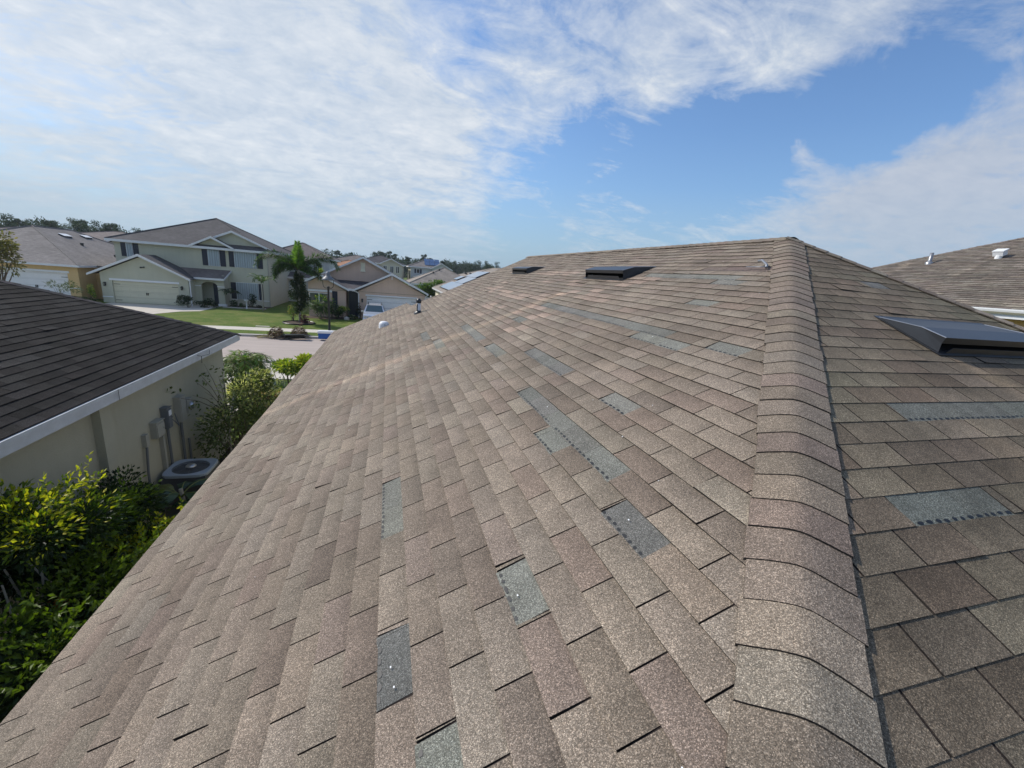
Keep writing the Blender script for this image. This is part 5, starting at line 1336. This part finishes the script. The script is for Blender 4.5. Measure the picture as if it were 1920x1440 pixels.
# ------------------------------------------------------------------ distant trees
def tree_proto(kind, seed):
    random.seed(seed)
    t = thing('pine_tree' if kind == 'pine' else 'broadleaf_tree', (0, 0, 0), '', 'tree'); mb = MB(); tk = MB()
    FAR = [(.040, .062, .040), (.050, .074, .046), (.032, .050, .034)]
    if kind == 'pine':
        h = 11; lean = random.uniform(-.6, .6)
        tk.tube([(0, 0, 0), (lean*.4, 0, h*.5), (lean, 0, h*.95)], [.22, .16, .08], 7, 0)
        for i in range(8):
            z = h*random.uniform(.62, 1.0); a = random.uniform(0, math.tau); r = random.uniform(.3, 1.7)*(1.25-z/h*.5)
            c = Vector((lean*z/h+math.cos(a)*r, math.sin(a)*r, z)); tk.tube([(lean*z/h, 0, z-.5), c], [.06, .03], 4, 0)
            clump(mb, c, (random.uniform(.8, 1.3), 1.0, random.uniform(.35, .6)), 190, .42, .16, FAR, 4)
    else:
        h = 10; tk.tube([(0, 0, 0), (0, 0, h*.5)], [.3, .2], 7, 0); stems(tk, (0, 0, h*.35), (0, 0, h*.65), (2.4, 2.4, 2.6), 9, .1, 0)
        for i in range(9):
            a = random.uniform(0, math.tau); r = random.uniform(0, 2.2); z = random.uniform(3.0, 9.2)*(1-.05*r)
            clump(mb, (math.cos(a)*r, math.sin(a)*r, z), (1.6, 1.6, 1.3), 330, .34, .16, FAR, 7)
    mb.build('crown', M['leaffar'], t); tk.build('trunk', M['bark'], t)
    return t
protos = [tree_proto('pine', 1), tree_proto('pine', 2), tree_proto('pine', 3), tree_proto('broad', 4), tree_proto('broad', 5)]
random.seed(5)
used = set()
def put_tree(k, px, top_py, Y, label, group=None):
    q = atY(px, top_py, Y); sc_ = max(.3, q.z/(11.3 if k < 3 else 10.6)); rz = random.uniform(0, 6.28)
    if k not in used:
        used.add(k); o = protos[k]; o.location = (q.x, Y, 0); o.rotation_euler = (0, 0, rz); o.scale = (sc_,)*3; o['label'] = label
        if group: o['group'] = group
    else: copy_tree(protos[k], (q.x, Y, 0), label, rz, sc_, group)
# named trees that stand out against the sky
named = [(0, 632, 467, 200, 'flat-topped pine above the orange roof'), (1, 658, 474, 210, 'small pine just left of the tan gable peak'), (2, 706, 470, 190, 'wispy pine left of the pine group over the beige gable'),
         (0, 717, 469, 185, 'tallest rounded pine above the beige gabled house'), (1, 730, 472, 200, 'middle pine above the beige gabled house'), (2, 742, 474, 190, 'thick-crowned pine right of the beige gable peak'), (0, 765, 479, 200, 'lone pine midway between beige and white houses'),
         (1, 797, 478, 210, 'tall thin pine behind the white solar house'), (2, 808, 482, 205, 'spreading pine right behind the white solar house roof'), (3, 873, 490, 230, 'highest rounded tree in the wood right of centre'), (4, 913, 488, 230, 'rounded tree at the right end of the far wood'),
         (0, 830, 487, 220, 'pine right of the solar panels'), (3, 612, 470, 170, 'bare-looking tree at the left of the orange roof'), (4, 782, 483, 190, 'tree left of the white solar house')]
for (k, px, py, Y, lab) in named: put_tree(k, px, py, Y, lab)
for i, (px, py) in enumerate([(4, 400), (17, 399), (32, 405), (46, 406), (58, 409), (78, 403), (92, 409), (104, 412), (118, 410), (135, 406), (150, 408), (163, 405), (180, 411), (196, 413), (208, 415), (222, 419), (236, 426), (250, 425)]):
    put_tree((3, 4, 0, 3, 4, 3, 2, 4)[i % 8], px, py, 140+random.uniform(-8, 8), 'dense green tree in the row behind the far-left roofs', 'row of trees behind the far-left roofs')
for i in range(16):
    px = 640+i*20+random.uniform(-6, 6); py = 486+random.uniform(-3, 3)+(4 if px > 800 else 0)
    put_tree(3+i % 2, px, py, 240+random.uniform(-20, 20), 'mid-height tree in the wood along the horizon', 'trees of the wood along the horizon')
# the wood behind reads as one mass
mb = MB()
for i in range(300):
    Y = random.uniform(230, 330); px = random.uniform(560, 1000) if i < 200 else random.uniform(-300, 2300); q = atY(px, 500+.083*(px-728), Y)
    h = random.uniform(8.0, 10.5)+random.uniform(0, 1.5)
    clump(mb, (q.x, Y, h*.52), (5, 4, h*.5), 420 if i < 200 else 120, .9, .5, [(.034, .052, .036), (.044, .064, .042)], 6)
for i in range(95):
    q = Vector((-150+i*1.0, 150+random.uniform(-10, 12), 0)); clump(mb, (q.x, q.y, random.uniform(4, 5.6)), (2.6, 2.6, 4.2), 300, .6, .35, [(.034, .052, .036), (.044, .064, .042)], 6)
o = mb.build('wood', M['leaffar']); o['kind'] = 'stuff'; o['label'] = 'hazy dark green wood along the horizon'

# ------------------------------------------------------------------ haze
mb = MB(); mb.box(-420, 420, -40, 420, -1.2, 16)
hz = mb.build('haze', M['white']); hz.data.materials.clear()
hm = bpy.data.materials.new('haze'); hm.use_nodes = True; nt = hm.node_tree; nt.nodes.clear()
out = nt.nodes.new('ShaderNodeOutputMaterial'); pv = nt.nodes.new('ShaderNodeVolumePrincipled')
pv.inputs['Color'].default_value = (.80, .90, 1.0, 1); pv.inputs['Density'].default_value = .00025; pv.inputs['Anisotropy'].default_value = .3
L(nt, pv.outputs[0], out.inputs['Volume']); hz.data.materials.append(hm); hz['kind'] = 'stuff'

# ------------------------------------------------------------------ sky and sun
SUN = Vector((-.613, .46, .643)).normalized()
el = math.asin(SUN.z)
w = bpy.data.worlds.new('World'); sc.world = w; w.use_nodes = True; nt = w.node_tree; nt.nodes.clear()
out = nt.nodes.new('ShaderNodeOutputWorld'); bg = nt.nodes.new('ShaderNodeBackground'); L(nt, bg.outputs[0], out.inputs[0])
sky = nt.nodes.new('ShaderNodeTexSky'); sky.sky_type = 'NISHITA'; sky.sun_disc = False
sky.sun_elevation = el; sky.sun_rotation = math.atan2(SUN.x, SUN.y); sky.altitude = 10; sky.air_density = 1.0; sky.dust_density = 1.2; sky.ozone_density = 1.5
co = nt.nodes.new('ShaderNodeTexCoord').outputs['Generated']
sx = nt.nodes.new('ShaderNodeSeparateXYZ'); L(nt, co, sx.inputs[0])
den = math_(nt, 'ADD', math_(nt, 'MAXIMUM', sx.outputs[2], 0.0), .24)
cb = nt.nodes.new('ShaderNodeCombineXYZ'); L(nt, math_(nt, 'DIVIDE', sx.outputs[0], den), cb.inputs[0]); L(nt, math_(nt, 'DIVIDE', sx.outputs[1], den), cb.inputs[1])
cc = cb.outputs[0]
def blob(px, py, rdeg, soft=.5):
    d = ray(px, py).normalized(); vd = nt.nodes.new('ShaderNodeVectorMath'); vd.operation = 'DOT_PRODUCT'; L(nt, co, vd.inputs[0]); vd.inputs[1].default_value = d
    mr = nt.nodes.new('ShaderNodeMapRange'); mr.interpolation_type = 'SMOOTHSTEP'; L(nt, vd.outputs['Value'], mr.inputs[0])
    mr.inputs[1].default_value = math.cos(math.radians(rdeg)); mr.inputs[2].default_value = math.cos(math.radians(rdeg*soft*.5)); return mr.outputs[0]
bk = nt.nodes.new('ShaderNodeMapRange'); L(nt, sx.outputs[1], bk.inputs[0]); bk.inputs[1].default_value = .1; bk.inputs[2].default_value = -.5  # extra cloud cover behind the camera, added to brighten the shaded facades
cov = math_(nt, 'MULTIPLY_ADD', bk.outputs[0], .15, .03)
for (px, py, r, wgt) in ((60, 150, 46, .42), (300, 330, 24, .16), (560, 60, 24, .16), (640, 260, 20, .24), (900, 190, 14, .24), (1120, 130, 13, .26), (1330, 120, 12, .24), (1600, 60, 10, .24), (1540, 180, 8, .22), (1200, 420, 12, .16), (800, 400, 14, .14), (1620, 420, 10, .15), (1720, 330, 14, .34), (1930, 250, 14, .30), (1480, 370, 9, .22), (1780, -20, 9, .26), (1900, 430, 14, .10),
                         (1000, 330, 6, .18), (1130, 300, 8, -.32), (1330, 290, 9, -.48), (1230, 350, 6, -.16), (1040, 275, 6, -.20), (1000, 370, 7, -.18), (1700, 165, 8, -.40), (1880, 75, 8, -.40), (1540, 250, 9, -.46), (1440, 230, 5, -.15), (1640, 200, 7, -.26), (845, 60, 6, -.30), (1010, 20, 6, -.16), (960, 400, 9, -.10), (480, 420, 22, -.10)):
    v = math_(nt, 'MULTIPLY', blob(px, py, r), wgt); cov = math_(nt, 'ADD', cov, v)
def cnoise(sc_, det, rough, dist=0.0, off=(0, 0, 0), st=(1, 1, 1), rot=0):
    mp = nt.nodes.new('ShaderNodeMapping'); mp.inputs['Location'].default_value = off; mp.inputs['Scale'].default_value = st; mp.inputs['Rotation'].default_value = (0, 0, rot); L(nt, cc, mp.inputs[0])
    n = N(nt, 'ShaderNodeTexNoise', Scale=sc_, Detail=det, Roughness=rough, Distortion=dist); L(nt, mp.outputs[0], n.inputs['Vector']); return math_(nt, 'SUBTRACT', n.outputs['Fac'], .5)
n1 = cnoise(1.6, 10, .62, .5, (3.1, 1.7, 0), (1, 1.35, 1), .6)
n2 = cnoise(10, 7, .68, .3, (0, 0, 2))
n3 = cnoise(3.2, 9, .66, .9, (7, 2, 0), (1, 1.7, 1), -.35)
tex = math_(nt, 'ADD', math_(nt, 'MULTIPLY', n1, 1.0), math_(nt, 'ADD', math_(nt, 'MULTIPLY', n2, .58), math_(nt, 'MULTIPLY', n3, 1.25)))
tot = math_(nt, 'ADD', tex, cov)
mask = ramp(nt, tot, [(.0, 0), (.06, .10), (.30, .50), (.70, .92)])
shade = math_(nt, 'ADD', math_(nt, 'MULTIPLY', n3, 1.3), math_(nt, 'MULTIPLY', n2, 1.2))
cl = mix_(nt, math_(nt, 'MULTIPLY_ADD', shade, 1.1, .55, clamp=True), (.46, .56, .69), (.82, .85, .88))
cl = mix_(nt, math_(nt, 'MULTIPLY', blob(1900, 400, 26, .6), .62), cl, (.40, .455, .575))
sk = mix_(nt, 1, sky.outputs[0], (.13, .13, .13), 'MULTIPLY')
sk = mix_(nt, 1, sk, (.80, 1.02, 1.27), 'MULTIPLY')
hor = ramp(nt, sx.outputs[2], [(0, 1), (.10, .75), (.30, .15), (.5, 0)])
sk = mix_(nt, math_(nt, 'MULTIPLY', hor, .50), sk, (.30, .47, .66))
fin = mix_(nt, mask, sk, cl)
fin = mix_(nt, ramp(nt, sx.outputs[2], [(0, .8), (.08, .40), (.20, 0)]), fin, (.36, .50, .645))
L(nt, fin, bg.inputs[0]); bg.inputs[1].default_value = 1.0
sl = bpy.data.lights.new('Sun', 'SUN'); sl.energy = 4.0; sl.angle = math.radians(.6); sl.color = (1.0, .94, .86)
so = bpy.data.objects.new('Sun', sl); COL.objects.link(so); so.rotation_euler = (-SUN).to_track_quat('-Z', 'Y').to_euler()

# ------------------------------------------------------------------ camera
cam = bpy.data.cameras.new('Camera'); co_ = bpy.data.objects.new('Camera', cam); COL.objects.link(co_)
cam.sensor_width = 36; cam.lens = F/1920*36; cam.clip_start = .05; cam.clip_end = 4000
co_.matrix_world = Matrix.Translation((0, 0, CAMZ)) @ Matrix(R).to_4x4()
sc.camera = co_
sc.view_settings.view_transform = 'Standard'; sc.view_settings.look = 'None'; sc.view_settings.exposure = 0.0; sc.view_settings.gamma = 1
sc.cycles.volume_bounces = 0; sc.cycles.max_bounces = 6; sc.cycles.transparent_max_bounces = 4
